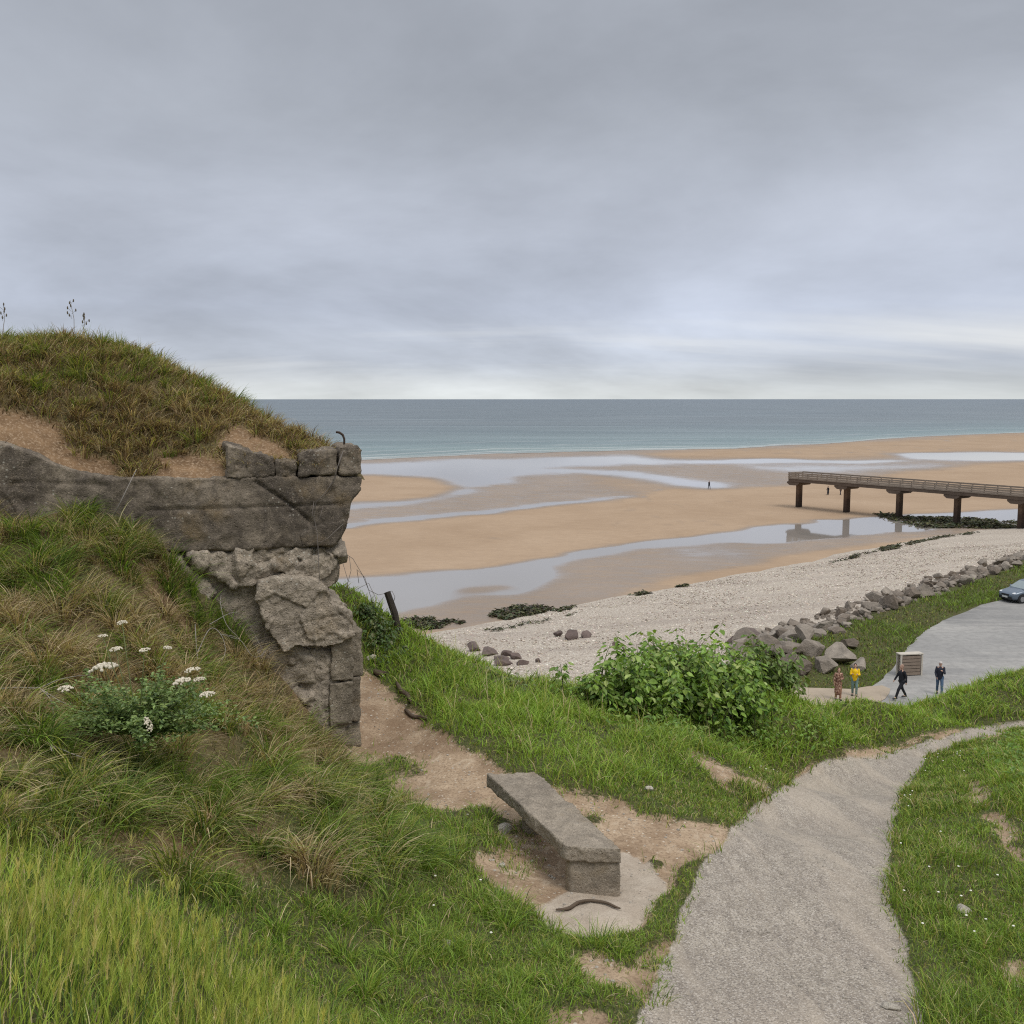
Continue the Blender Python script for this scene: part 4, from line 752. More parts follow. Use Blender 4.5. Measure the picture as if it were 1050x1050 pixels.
# loose cobbles on the shingle
k = 16000; cu = rng.uniform(35, 130, k); cv = rng.uniform(33, 58, k); cx, cy = UV(cu, cv); cz = shz(cx, cy); ok = (cz > .1); cx, cy, cz = cx[ok], cy[ok], cz[ok]; n = len(cx)
oct_ = np.array([(1,0,0),(0,1,0),(-1,0,0),(0,-1,0),(0,0,.6),(0,0,-.6)]); sc = rng.uniform(.035, .1, (n, 1, 1))*np.array((1, 1, 1)); an = rng.uniform(0, 6.28, n); rot = np.stack([np.stack([np.cos(an), -np.sin(an), 0*an], 1), np.stack([np.sin(an), np.cos(an), 0*an], 1), np.stack([0*an, 0*an, 1+0*an], 1)], 1)
v = (np.einsum('nij,kj->nki', rot, oct_)*sc+np.stack([cx, cy, cz+.02], 1)[:, None]).reshape(-1, 3); o = (np.arange(n)*6)[:, None]
tr = np.concatenate([o+[[a, b, 4]] for a, b in ((0,1),(1,2),(2,3),(3,0))]+[o+[[b, a, 5]] for a, b in ((0,1),(1,2),(2,3),(3,0))])
pal = mixc(n, [(.25,.2,.165),(.48,.42,.35),(.6,.55,.47),(.38,.32,.26)], [3, 3, 2, 3]); t = NT('cobble'); cob = t.done(t.pbr(t.attr('col', True), .85, None, .2))
tag(link('cobbles', mesh_np('cobbles', v, None, tr, np.repeat(pal, 6, 0)), cob), kind='stuff')
# sand
py_ = np.concatenate([np.arange(425, 436, 1.5), np.arange(436, 560, .5), np.arange(560, 660, .8), np.arange(660, 800, 4)])
px_ = np.concatenate([np.arange(-1500, -60, 40), np.arange(-60, 1120, 2.2), np.arange(1120, 2600, 40)])
PX, PY = np.meshgrid(px_, py_); Kk = SP+(PY-525)/F*CP; D = CZ/Kk; bX = (PX-525)/F*D; bY = D*CP+(525-PY)/F*D*SP
wob = fbm(bX*.05, bY*.035, o=5, s=101); wob2 = fbm(bX*.05+40, bY*.035, o=5, s=102)
wob3 = fbm(bX*.25, bY*.16, o=4, s=103); qx = PX+34*wob+9*wob3; qy = PY+(PY-409)*(.05*wob2+.02*wob3)
def bm_(poly, soft): return np.clip(.5-sdf(qx, qy*1.0, poly)/(2*soft), 0, 1)
wet = np.zeros(PX.shape); mot = np.zeros(PX.shape)
SEAE = [(-1500,486),(100,479),(340,473),(420,469.5),(507,465.5),(580,463.5),(650,462),(750,460),(860,454),(950,447.5),(1050,444),(1250,437),(2600,418)]
upper = [(-1500,440),(1000,440),(2600,415),(2600,440),(1050,474),(985,479),(950,483),(870,491),(815,497),(780,501),(735,504),(700,501),(685,503),(655,508),(640,513),(570,520),(500,527),(430,533),(352,538),(-200,560),(-1500,600)]
u_ = bm_(upper, 2.5); wet = np.maximum(wet, .44*u_); mot = np.maximum(mot, .9*u_)
def dryspot(poly, soft, k=1):
    global wet, mot
    m_ = bm_(poly, soft)*k; wet = wet*(1-m_); mot = mot*(1-m_)
def water(poly, soft, val=1., mo=.22):
    global wet, mot
    m_ = bm_(poly, soft); wet = wet*(1-m_)+val*m_; mot = mot*(1-m_)+mo*m_
dryspot([(640,467),(700,463),(800,460),(900,452),(1000,446),(1100,442),(1400,434),(1400,452),(1060,464),(980,466),(900,469),(820,471),(740,470),(680,470)], 2.5, .72)
dryspot([(-300,492),(300,487),(390,487),(440,491),(469,500),(445,510),(400,515),(340,517),(-300,540)], 2.5, .95)
dryspot([(590,486),(640,486),(690,494),(720,502),(660,508),(600,497)], 4, .35)
water([(-300,474),(340,476),(520,470),(640,467),(690,471),(830,474),(780,475.5),(690,475),(620,478),(560,480),(640,483),(690,490),(740,495),(757,499),(750,502),(700,500),(660,493),(600,486),(540,486),(490,497),(478,508),(420,518),(340,522),(340,517),(440,512),(475,500),(440,489),(385,485),(300,486),(-300,492)], 2, .80, .30)
water([(-300,548),(352,534),(430,529),(500,523),(570,516),(650,509),(655,510.5),(570,519),(500,526.5),(430,532),(352,538),(-300,562)], 1.2, .92)
water([(900,466),(1000,463.5),(1060,463),(1400,452),(1400,460),(1060,471),(990,473),(930,471.5)], 1.5, .9)
water([(760,478),(850,476),(960,478),(930,481),(850,483),(780,483)], 3, .72, .3)
water([(790,470.5),(880,471),(930,474),(820,474.5),(700,474)], 1, .9)
nearwet = [(-300,600),(350,592),(500,580),(640,558),(800,538),(920,526),(1100,518),(1400,505),(1400,560),(1050,541),(960,551),(860,566),(800,577),(700,596),(620,613),(560,627),(470,642),(400,652),(-300,700)]
m_ = bm_(nearwet, 2); wet = np.maximum(wet, .42*m_); mot = np.maximum(mot, .6*m_)
water([(-300,605),(345,593),(420,588.5),(500,580.5),(560,571.5),(640,558.5),(720,547),(800,538.5),(860,531),(920,526.5),(1050,521.5),(1400,508),(1400,530),(1060,536),(1000,540),(961,543.5),(927,546),(876,549.5),(844,553),(813,558),(750,557),(700,560),(673,564),(620,569),(569,578),(573,590),(526,609),(470,611),(454,613),(402,627),(350,640),(-300,670)], 1.5, 1.0, .05)
dryspot([(457,610),(475,601),(520,597),(530,602),(500,608)], 3, .6)
water([(700,562),(757,562),(780,570),(730,573),(705,569)], 5, .62, .5)
def blur(a, kx, ky):
    for _ in range(2):
        a = sum(np.roll(a, i, 1) for i in range(-kx, kx+1))/(2*kx+1); a = sum(np.roll(a, i, 0) for i in range(-ky, ky+1))/(2*ky+1)
    return a
soft_ = blur(wet, 4, 1); wet = np.where(np.maximum(wet, soft_) > .9, wet, soft_); mot = blur(mot, 6, 1)+.14; mot[wet < .03] *= .4
trk = np.clip(1-np.abs(fbm(bX*.03, bY*.012, o=3, s=120))*30, 0, 1)*np.clip(fbm(bX*.4, bY*.2, o=2, s=121)*2, 0, 1)
wet = np.where(wet < .25, wet+.3*trk, wet)
fs = (PY > 655); wet[fs] = 0
under_pier = None
ii = np.arange(PX.size).reshape(PX.shape); q = np.stack([ii[:-1, :-1], ii[1:, :-1], ii[1:, 1:], ii[:-1, 1:]], -1).reshape(-1, 4)
relief = .05*fbm(bX*.06, bY*.06, o=3, s=55)*(1-sm(.3, .75, wet))
vv = np.stack([bX.ravel(), bY.ravel(), relief.ravel()], 1); fw = wet.ravel()[q].mean(1) > .78
AT = {'wet': wet.ravel(), 'mot': mot.ravel()}
sub('sand_beach', ~fw, M['sand'], AT, VV=vv, Q=q); sub('tidal_pool', fw, M['sand'], AT, VV=vv, Q=q)
# sea
ex = np.array([p[0] for p in SEAE]); ey = np.array([p[1] for p in SEAE]); cx_ = np.concatenate([np.arange(-1500, 200, 30), np.arange(200, 1200, 3), np.arange(1200, 2600, 30)]); e0 = np.interp(cx_, ex, ey)+.7*fbm(cx_*.02, cx_*0, o=4, s=71)+.35*fbm(cx_*.09, cx_*0, o=2, s=72)
tt = np.concatenate([np.linspace(0, .5, 130), np.linspace(.5, .95, 50)[1:], 1-np.geomspace(.05, .006, 26)[1:]])
SX, ST_ = np.meshgrid(cx_, tt); SE = e0[None]+0*ST_; SY = SE+(409.05-SE)*ST_; Dd = CZ/(SP+(SY-525)/F*CP); wx = (SX-525)/F*Dd; wy = Dd*CP+(525-SY)/F*Dd*SP
D0 = CZ/(SP+(SE-525)/F*CP); sh = Dd-D0
shore = np.clip(np.log1p(sh/18)/np.log1p(12000/18), 0, 1); nfo = fbm(wx*.018, wy*.012, o=4, s=77); foam = np.zeros(sh.shape)
for c_, w_, a_ in ((1.5, 2.6, 1.1), (12, 3, .8), (28, 4, .6), (55, 5, .4), (95, 7, .25)):
    cc_ = c_*(1+.5*nfo); foam = np.maximum(foam, a_*np.clip(1-np.abs(sh-cc_)/w_, 0, 1)*np.clip(.55+2.0*fbm(wx*.03+c_, wy*.01, o=3, s=78+int(c_)), 0, 1))
i_ = np.arange(SX.size).reshape(SX.shape); sq_ = np.stack([i_[:-1, :-1], i_[:-1, 1:], i_[1:, 1:], i_[1:, :-1]], -1).reshape(-1, 4)
tag(link('sea', mesh_np('sea', np.stack([wx.ravel(), wy.ravel(), np.full(wx.size, .06)], 1), sq_, attrs={'shore': shore.ravel(), 'foam': foam.ravel()}, smooth=True), M['sea']), kind='structure')
# ------------------------------------------------------------------ seaweed
swm = m_leafy('seaweed_frond', .1, .5, .4)
def weed(poly, n, name='seaweed', size=.35, cols=((.045,.06,.022),(.1,.1,.04),(.06,.045,.025),(.035,.03,.02))):
    p = np.array(poly); out = []
    while len(out) < n:
        x, y = rng.uniform(p[:, 0].min(), p[:, 0].max()), rng.uniform(p[:, 1].min(), p[:, 1].max())
        if sdf(np.array([x]), np.array([y]), poly)[0] < 0 and rng.random() < .35+.9*(vn(x*.12, y*.35, 0, 5)+.3): out.append(G(x, y, .0))
    b = np.array(out); b[:, 2] = np.maximum(0, shz(b[:, 0], b[:, 1])); m = len(b); f = Field(); an = rng.uniform(0, 6.28, m)
    for k in range(3):
        a = an+k*2.1; f.add(*leaves(b+np.array((0, 0, .05+.06*k)), np.stack([np.cos(a), np.sin(a), rng.normal(0, .35, m)], 1), np.stack([rng.normal(0, .4, m), rng.normal(0, .4, m), np.ones(m)], 1), size*rng.uniform(.6, 1.5, m), size*rng.uniform(.3, .7, m), mixc(m, cols, [3, 3, 2, 2])))
    return tag(f.build(name, swm), kind='stuff')
weed([(398,645),(410,637),(440,634),(478,638),(460,643),(420,648)], 500)
weed([(500,632),(515,624),(545,620),(566,624),(555,630),(520,636)], 520)
weed([(565,627),(590,622),(580,630)], 40); weed([(645,611),(660,607),(668,610),(655,613)], 60); weed([(690,603),(705,600),(706,603)], 30)
weed([(895,527),(920,527),(940,530),(985,531),(1040,535),(1060,538),(1050,543),(990,542),(945,541),(925,536),(905,531)], 1500, size=.55)
weed([(895,567),(910,561),(925,560),(920,566),(905,569)], 200); weed([(880,571),(900,568),(875,576),(850,580)], 60); weed([(925,559),(960,552),(1000,547),(1010,549),(960,555),(930,562)], 260, size=.3)
weed([(480,653),(520,647),(560,640),(600,633),(560,643),(500,656)], 60, size=.25)
# ------------------------------------------------------------------ boulders
variants = [rock_mesh(100+i, 3, 20, (1.1, rng.uniform(.6, .95), rng.uniform(.5, .85)), .07, True, .34, .74) for i in range(26)]
def boulder(x, y, z, s, label, grp, i, name='boulder', mat='rock', cat='boulder'):
    me = variants[i % 26]
    if mat != 'rock': me = me.copy()
    if not me.materials: me.materials.append(M[mat])
    elif mat != 'rock': me.materials.clear(); me.materials.append(M[mat])
    o = bpy.data.objects.new(name, me); COL.objects.link(o); o.location = (x, y, z); o.scale = (s, s, s); o.rotation_euler = (random.uniform(-.4, .4), random.uniform(-.4, .4), random.uniform(0, 6.28)); return tag(o, label, cat, grp)
hero = [(846,684,1.15,'biggest rounded grey boulder at near end of rock bank behind the yellow jumper','x'),(818,688,.95,'angular grey boulder at the lowest front of rock bank beside the sandy path','x'),(858,676,1.05,'tall dark brown boulder upright beside the biggest boulder in rock bank','x'),(881,682,.75,'isolated tan boulder in grass right of the biggest boulder','x'),
        (832,671,1.0,'broad slanting grey boulder above the front of the rock bank','x'),(810,675,.95,'dark brown boulder at left foot of rock bank near pale shrub','x'),(872,664,.8,'flat tan slab at upper right of rock bank against the grass verge','x'),(836,655,.85,'grey boulder at the shingle side rim of rock bank near its end','x')]
hp = []
for i, (px, py, s, lab, _) in enumerate(hero):
    p = G(px, py, LOTZ+.2); hp.append((p[0], p[1], s)); boulder(p[0], p[1], float(vz(p[0], p[1]))+.3*s, s, lab, None, i)
placed = list(hp); cnt = 0; tries = 0
while cnt < 285 and tries < 40000:
    tries += 1; u = 43+70*rng.random()**1.2; v = rng.uniform(27.6, 34.2)
    k = sm(43, 50, u); v0 = 27.6 if u < 60 else 28.4-.8*sm(60, 100, u); v = rng.uniform(v0, 34.6)
    x, y = UV(u, v); s = (.28+.52*rng.random()**1.6)*(1.4 if u < 62 else 1.05)
    if any((x-a)**2+(y-b)**2 < (.45*(s+c))**2 for a, b, c in placed): continue
    px, py, _ = proj(x, y, LOTZ)
    if px < 752: continue
    placed.append((x, y, s)); z = max(float(vz(x, y)), float(shz(np.array([x]), np.array([y]))[0]))
    boulder(x, y, z+rng.uniform(.1, .75)*s, s, 'rough grey boulder packed among others in the long rock bank along the shingle', 'boulders of the rock bank', cnt+8); cnt += 1
print('boulders', cnt)
vb_ = []; fb_ = []; nb_ = 0
small = [np.array([v.co[:] for v in rock_mesh(300+i, 2, 12, (1, .8, .7), .05, True, .4, .75).vertices]) for i in range(8)]; sf = np.array([p.vertices[:] for p in rock_mesh(300, 2, 12).polygons])
for i in range(900):
    u = 43+80*rng.random()**1.2; v = rng.uniform(28.2, 34.8); x, y = UV(u, v); px, py, _ = proj(x, y, LOTZ)
    if px < 752: continue
    z = max(float(vz(x, y)), float(shz(np.array([x]), np.array([y]))[0])); a = rng.uniform(0, 6.28); q = small[i % 8]*rng.uniform(.12, .34); q = np.stack([q[:, 0]*math.cos(a)-q[:, 1]*math.sin(a), q[:, 0]*math.sin(a)+q[:, 1]*math.cos(a), q[:, 2]], 1)+np.array((x, y, z+.06)); vb_.append(q); fb_.append(sf+nb_); nb_ += len(q)
tag(link('rock_bank_rubble', mesh_np('rock_bank_rubble', np.concatenate(vb_), None, np.concatenate(fb_)), M['rock']), kind='stuff')
for i, (px, py, s, lab) in enumerate([(757,664,.75,'squat grey boulder on shingle left of the longer brown boulder'),(772,657,1.0,'long brown boulder on shingle behind the top right of big bush'),(788,664,.6,'low brownish boulder right of the long brown boulder')]):
    p = G(px, py, 2.3); boulder(p[0], p[1], float(shz(p[:1], p[1:2])[0])+.2, s, lab, None, i+3, mat='brownrock')
for i, (px, py, s, lab) in enumerate([(485,666,.62,'dark brown rock at the left end of the short rock row on shingle'),(501,671,.72,'second brown rock from left in the short rock row'),(512,677,.55,'low brown rock half sunk in front of the short rock row'),(519,672,.72,'pinkish brown rock in the middle of the short rock row'),(530,676,.6,'peaked brown rock toward the right end of short rock row'),(519,682,.62,'long low brown rock nearest the grass in short rock row'),(535,682,.5,'bluish grey rock beside the long low brown rock'),(552,680,.3,'small lone grey rock just right of short rock row'),
        (573,651,.5,'left purple grey rock of the trio farther along the shingle'),(586,654,.85,'dark brown middle rock of the trio farther along the shingle'),(602,652,.75,'reddish right rock of the trio farther along the shingle'),(633,664,.5,'flat solitary brown rock on shingle near the big bush top')]):
    zz0 = 1.6; p = G(px, py, zz0); zz0 = float(shz(p[:1], p[1:2])[0]); p = G(px, py, zz0); boulder(p[0], p[1], zz0+.1, s, lab, 'brown rocks scattered on the shingle', i+11, name='brown_rock', mat='brownrock', cat='rock')
# verge grass (rough tufts between rocks and car park)
f = Field(); k = 75000; u = rng.uniform(40, 120, k); v = rng.uniform(14, 31, k); x, y = UV(u, v); e = np.interp(u, [40, 50, 58, 68, 80, 120], [31, 30.3, 29.6, 28.6, 28, 27.6])+1.0*fbm(u*.3, v*.3, o=2, s=3); ins = (sdf(x, y, lot) > .02) & (proj(x, y, LOTZ)[0] > 760) & (proj(x, y, LOTZ)[1] < 712) & (v < e) & (sdf(x, y, sp) > .1)
x, y = x[ins], y[ins]; n = len(x); b = np.stack([x, y, vz(x, y)-.03], 1); pt = patch(b, 68, .25)
f.add(*blades(b, rng.uniform(.18, .55, n)*(.5+.8*pt), rng.uniform(.03, .07, n), rng.uniform(0, 6.28, n), rng.uniform(.3, 1, n), np.where((rng.random(n) < pt)[:, None], mixc(n, [BR, GR, (.12,.15,.04)], [2, 3, 3]), mixc(n, [GR, YG, (.14,.12,.05), DK], [3, 2, 3, 3]))))
tag(f.build('verge_grass', M['leaf']), kind='stuff'); print('verge', n)
# ------------------------------------------------------------------ pier
pA = np.array((*G(819, 520, 0)[:2], 0)); pB = np.array((71.9, 143.6, 0)); axp = (pB-pA); Lp_ = np.linalg.norm(axp)/4; rz = math.atan2(axp[1], axp[0])
pier = empty('pier', tuple(pA), rz); tag(pier, 'long timber railed concrete pier on square columns crossing the tidal sand', 'pier')
pw = simple('pier_timber', (.25, .205, .165), .9, .15, 0, .4, 1.2, .4); pdk = simple('pier_beam', (.12, .09, .07), .9, .15, 0, .4, 1.5, .4)
def m_col():
    t = NT('pier_column_stained'); p = t.pos(); n = t.noise(p, 1.1, 6, .65); sx = t.n('ShaderNodeSeparateXYZ'); t.set(sx.inputs[0], p); hgt = t.math('ADD', sx.outputs[2], t.math('MULTIPLY', n, 3))
    return t.done(t.pbr(t.ramp(t.math('DIVIDE', hgt, 8), [(.2, (.04, .03, .024)), (.45, (.085, .055, .04)), (.6, (.17, .115, .08)), (.85, (.21, .165, .13))]), .9, t.bump(n, .6, .1), .15))
pcol = m_col(); NS = 7; Ltot = Lp_*NS
def bx(name, x0, x1, y0, y1, z0, z1, mat, parent=pier, mb=None):
    m_ = mb or MB(); m_.box(((x0+x1)/2, (y0+y1)/2, (z0+z1)/2), ((x1-x0)/2, (y1-y0)/2, (z1-z0)/2))
    return m_.build(name, mat, parent) if mb is None else None
bx('deck', -.9, Ltot, -1.9, 1.9, 4.95, 5.15, pw)
for s in (-1, 1):
    bx('edge_beam', -.9, Ltot, s*1.6-.22, s*1.6+.22, 4.45, 4.947, pdk)
    mb = MB(); x = -.75
    while x < Ltot: bx('', x-.07, x+.07, s*1.78-.07, s*1.78+.07, 5.152, 6.0, None, mb=mb); x += Lp_/5
    for z0, z1 in ((5.2, 5.42), (5.52, 5.72), (5.82, 6.06)): bx('', -.85, Ltot, s*1.895-.045, s*1.895+.045, z0, z1, None, mb=mb)
    mb.build('guard_rail', pw, pier)
mb = MB()
for yy in (-1.7, 0, 1.7): bx('', -.84, -.70, yy-.07, yy+.07, 5.153, 6.0, None, mb=mb)
for z0, z1 in ((5.22, 5.42), (5.52, 5.72), (5.82, 6.0)): bx('', -.99, -.9, -1.84, 1.84, z0, z1, None, mb=mb)
mb.build('end_rail', pw, pier)
for k in range(NS):
    x = k*Lp_; c = MB(); c.box((x, 0, 1.6), (.3, .5, 2.25)); co = c.build('column', pcol, pier)
    cp = MB(); n_ = [(-1.25, 4.447), (1.25, 4.447), (1.25, 4.2), (.75, 3.86), (-.75, 3.86), (-1.25, 4.2)]; vv_ = [(x+a, y_, z_) for y_ in (-1.75, 1.75) for a, z_ in n_]
    cp.add(vv_, [tuple(range(6)), tuple(range(11, 5, -1))]+[(i, 6+i, 6+(i+1) % 6, (i+1) % 6) for i in range(6)]); cp.build('column_cap', pdk, co)
# ------------------------------------------------------------------ slatted enclosure by the car park
pe = G(932, 692, LOTZ+.03); en = empty('slatted_enclosure', tuple(pe), R(10)); en.scale = (.95, 1, .86); tag(en, 'weathered wooden slatted bin enclosure at the corner of car park', 'bin enclosure')
sw = simple('slat_wood', (.22, .175, .14), .9, .1, 0, .3, 4, .3); pwm = simple('pale_post', (.46, .42, .36), .9, .1, 0, .2, 4)
for y0 in (-.18, .18):
    for k in range(6): m_ = MB(); m_.box((0, y0, .14+k*.21), (.57, .025, .088)); m_.build('slat', sw, en)
for x0 in (-.57, .57):
    for k in range(6): m_ = MB(); m_.box((x0, 0, .14+k*.21), (.02, .145, .088)); m_.build('slat', sw, en)
for x0 in (-.64, .64):
    for y0 in (-.18, .18): m_ = MB(); m_.box((x0, y0, .67), (.045, .05, .67)); m_.build('post', pwm, en)
m_ = MB(); m_.box((0, 0, 1.385), (.72, .24, .03)); m_.build('top_rail', pwm, en)
# ------------------------------------------------------------------ people
skin = simple('skin', (.42, .26, .19), .6); 
def person(loc, rz, H, pose, label, top, trs, hairc, hair='short', far=False, shoes=(.03, .03, .03), sleeve=True, skirt=False, group=None, bag=None):
    root = empty('person', tuple(loc), rz); tag(root, label, 'person', group); k = H/1.75; A = lambda *p: np.array(p)*k
    J = {'pel': A(0, 0, .93), 'chest': A(.02, 0, 1.30), 'neck': A(.02, 0, 1.47), 'head': A(.04, 0, 1.62)}
    st = pose.get('stride', .0); sw = pose.get('swing', .15)
    for s, n_ in ((1, 'l'), (-1, 'r')):
        a = st*s; J['hip'+n_] = A(0, .09*s, .90); J['kn'+n_] = A(.04+.42*math.sin(a)+.03, .10*s, .92-.43*math.cos(a)); b = a-(.35*max(0, -s*st)/(abs(st)+1e-6)*abs(st)*1.2 if st else 0)
        J['an'+n_] = J['kn'+n_]+A(.42*math.sin(a-.12 if a > 0 else a*1.25), 0, -.42*math.cos(a)); J['an'+n_][2] = max(J['an'+n_][2], .07*k); J['toe'+n_] = J['an'+n_]+A(.17, .02*s, -.045)
        J['sh'+n_] = A(.01, .165*s, 1.41); e = pose.get('arm'+n_, None); aa = -a*.8
        if e is None: J['el'+n_] = J['sh'+n_]+A(.27*math.sin(aa), .05*s, -.27*math.cos(aa)); J['wr'+n_] = J['el'+n_]+A(.25*math.sin(aa+.3), .0, -.25*math.cos(aa+.3))
        else: J['el'+n_] = J['sh'+n_]+A(*e[0]); J['wr'+n_] = J['el'+n_]+A(*e[1])
    def cap(mb, a, b, r0, r1): 
        a, b = np.array(a), np.array(b); mb.tube([a+(b-a)*t for t in np.linspace(0, 1, 5)], [(r0+(r1-r0)*t)*k for t in np.linspace(0, 1, 5)], 10); mb.ball(a, r0*k, 10, 8); mb.ball(b, r1*k, 10, 8)
    bd = MB(); cap(bd, J['pel'], J['chest'], .135, .14); cap(bd, J['chest'], J['neck'], .13, .055); cap(bd, J['neck'], J['head']-A(.01, 0, .04), .052, .055)
    bd.ball(J['head'], np.array((.095, .078, .118))*k, 14, 10); bd.ball(J['head']+A(.095, 0, -.012), np.array((.022, .014, .024))*k, 8, 6); bd.ball(J['head']+A(.065, 0, -.08), np.array((.035, .035, .03))*k, 8, 6)
    for s in (1, -1): bd.ball(J['head']+A(-.005, .08*s, -.005), np.array((.02, .012, .032))*k, 8, 6)
    for n_, s in (('l', 1), ('r', -1)):
        cap(bd, J['hip'+n_], J['kn'+n_], .085, .056); cap(bd, J['kn'+n_], J['an'+n_], .055, .04); cap(bd, J['sh'+n_], J['el'+n_], .052, .041); cap(bd, J['el'+n_], J['wr'+n_], .04, .029); cap(bd, J['chest']+A(0, .05*s, .08), J['sh'+n_], .08, .055)
        cap(bd, J['an'+n_], J['toe'+n_], .045, .035)
        d = J['wr'+n_]-J['el'+n_]; d /= np.linalg.norm(d); sd_ = np.cross(d, (0, 1, 0)); sd_ /= np.linalg.norm(sd_)+1e-9; pm = J['wr'+n_]+d*.045*k; cap(bd, J['wr'+n_], pm+d*.02*k, .027, .03)
        if not far:
            for q_, L_ in ((-.028, .075), (-.009, .085), (.01, .08), (.027, .06)): r_ = pm+d*.03*k+sd_*q_*k; m2 = r_+d*L_*.55*k+np.array((0, -.008*s, 0)); cap(bd, r_, m2, .0095, .009); cap(bd, m2, m2+(d*.8+np.array((0, -.5*s, 0)))*L_*.45*k, .009, .0075)
            th = pm+sd_*.03*k; cap(bd, th, th+(d*.5+sd_*.8)*.04*k, .012, .01); 
    vx = .016 if far else .0125
    link('body', remesh(bd, 'body', vx, None, True, 2), skin, root)
    tp = MB(); cap(tp, J['pel']+A(0, 0, -.02), J['chest'], .152, .158); cap(tp, J['chest'], J['neck']-A(0, 0, .05), .145, .08)
    for n_, s in (('l', 1), ('r', -1)):
        cap(tp, J['chest']+A(0, .06*s, .05), J['sh'+n_], .085, .06); cap(tp, J['sh'+n_], J['el'+n_], .06, .052)
        if sleeve: cap(tp, J['el'+n_], J['wr'+n_], .055, .044)
    if skirt:
        cap(tp, J['pel'], J['pel']+A(0, 0, -.5), .17, .2)
    link('top', remesh(tp, 'top', .016, rough2(.008, 9, 0, 20, 5), True, 1), top, root)
    tr_ = MB(); cap(tr_, J['hipl'], J['hipr'], .12, .12)
    for n_ in 'lr': cap(tr_, J['hip'+n_], J['kn'+n_], .1, .074); cap(tr_, J['kn'+n_], J['an'+n_]+A(0, 0, .03), .072, .058)
    link('trousers', remesh(tr_, 'trousers', .016, rough2(.006, 9, 0, 20, 6), True, 1), trs, root)
    for n_ in 'lr': q_ = MB(); cap(q_, J['an'+n_]-A(.02, 0, .02), J['toe'+n_], .052, .042); q_.box(tuple(J['an'+n_]+A(.06, 0, -.06)), (.13*k, .045*k, .012*k)); link('shoe', remesh(q_, 'shoe', .014, None, True, 1), simple('shoe', shoes, .7), root)
    hb = MB(); hd = J['head']
    hb.ball(hd+A(-.018, 0, .028), np.array((.096, .088, .105))*k, 14, 10)
    if hair == 'long': cap(hb, hd+A(-.05, 0, 0), hd+A(-.085, 0, -.28), .078, .06)
    if hair == 'cap': hb.ball(hd+A(.07, 0, .06), np.array((.08, .06, .012))*k, 10, 6)
    link('hair' if hair != 'cap' else 'hat', remesh(hb, 'hair', .012, rough2(.005, 20, 0, 9, 2), True, 0), simple('hair', hairc, .7), root)
    if not far:
        ey = MB()
        for s in (1, -1): ey.ball(hd+A(.083, .03*s, .012), .011*k, 8, 6)
        ey.build('eyes', simple('eye', (.02, .015, .012), .3), root)
    return root
def ground_at(px, py, z=LOTZ+.03): return G(px, py, z)
blk_ = simple('black_cloth', (.012, .013, .018), .8); jean = simple('blue_jeans', (.07, .11, .17), .85, .1, 0, .35, 9); yel = simple('yellow_knit', (.75, .5, .02), .85, .1, 0, .15, 20); teal = simple('teal_trousers', (.13, .2, .18), .85); navy = simple('dark_jacket', (.02, .022, .035), .75)
pt_ = NT('patterned_dress'); pp_ = pt_.obj(); patt = pt_.done(pt_.pbr(pt_.ramp(pt_.noise(pp_, 14, 3, .6), [(.35, (.06, .03, .025)), (.5, (.22, .11, .07)), (.62, (.42, .3, .22))]), .85)); bro = simple('brown_print', (.25, .14, .09), .85, .1, 0, .5, 14)
person(ground_at(924, 717), R(195), 1.78, {'stride': .42}, 'person in black striding across the car park edge in front of wooden enclosure', blk_, blk_, (.3, .19, .14), 'short')
person(ground_at(963, 712), R(250), 1.72, {'stride': .3, 'arml': ((.08, .05, -.26), (.2, -.12, .14)), 'armr': ((.04, -.06, -.27), (.12, .06, -.2))}, 'person in dark jacket and blue jeans walking alone on the tarmac', navy, jean, (.45, .42, .4), 'cap')
person(ground_at(876, 713, LOTZ+.06), R(250), 1.66, {'stride': .1, 'arml': ((.05, .06, -.26), (.2, -.08, .06)), 'armr': ((.05, -.06, -.26), (.2, .08, .06))}, 'person in bright yellow jumper and teal trousers on the sandy path', yel, teal, (.02, .015, .012), 'long')
person(ground_at(859, 717, LOTZ+.06), R(265), 1.62, {'stride': .12, 'arml': ((.03, .06, -.26), (.18, -.08, .03)), 'armr': ((.03, -.06, -.26), (.05, .0, -.24))}, 'person in brown patterned dress walking on the sandy path', patt, bro, (.10, .05, .03), 'long', skirt=True)
person(G(727, 501.5, 0), R(-60), 1.75, {'stride': .25}, 'distant person in dark clothes wading at the tip of tidal stream', blk_, navy, (.03, .02, .02), far=True)
person(G(849, 507.5, 0), R(200), 1.75, {'stride': .3}, 'distant person in dark coat walking on sand under the pier, left of the pair', blk_, navy, (.03, .02, .02), far=True, skirt=True)
person(G(862, 507.5, 0), R(200), 1.7, {'stride': .2}, 'distant person in brown standing on sand under the pier beside a column', simple('brown_coat', (.13, .09, .07), .85), navy, (.03, .02, .02), far=True)
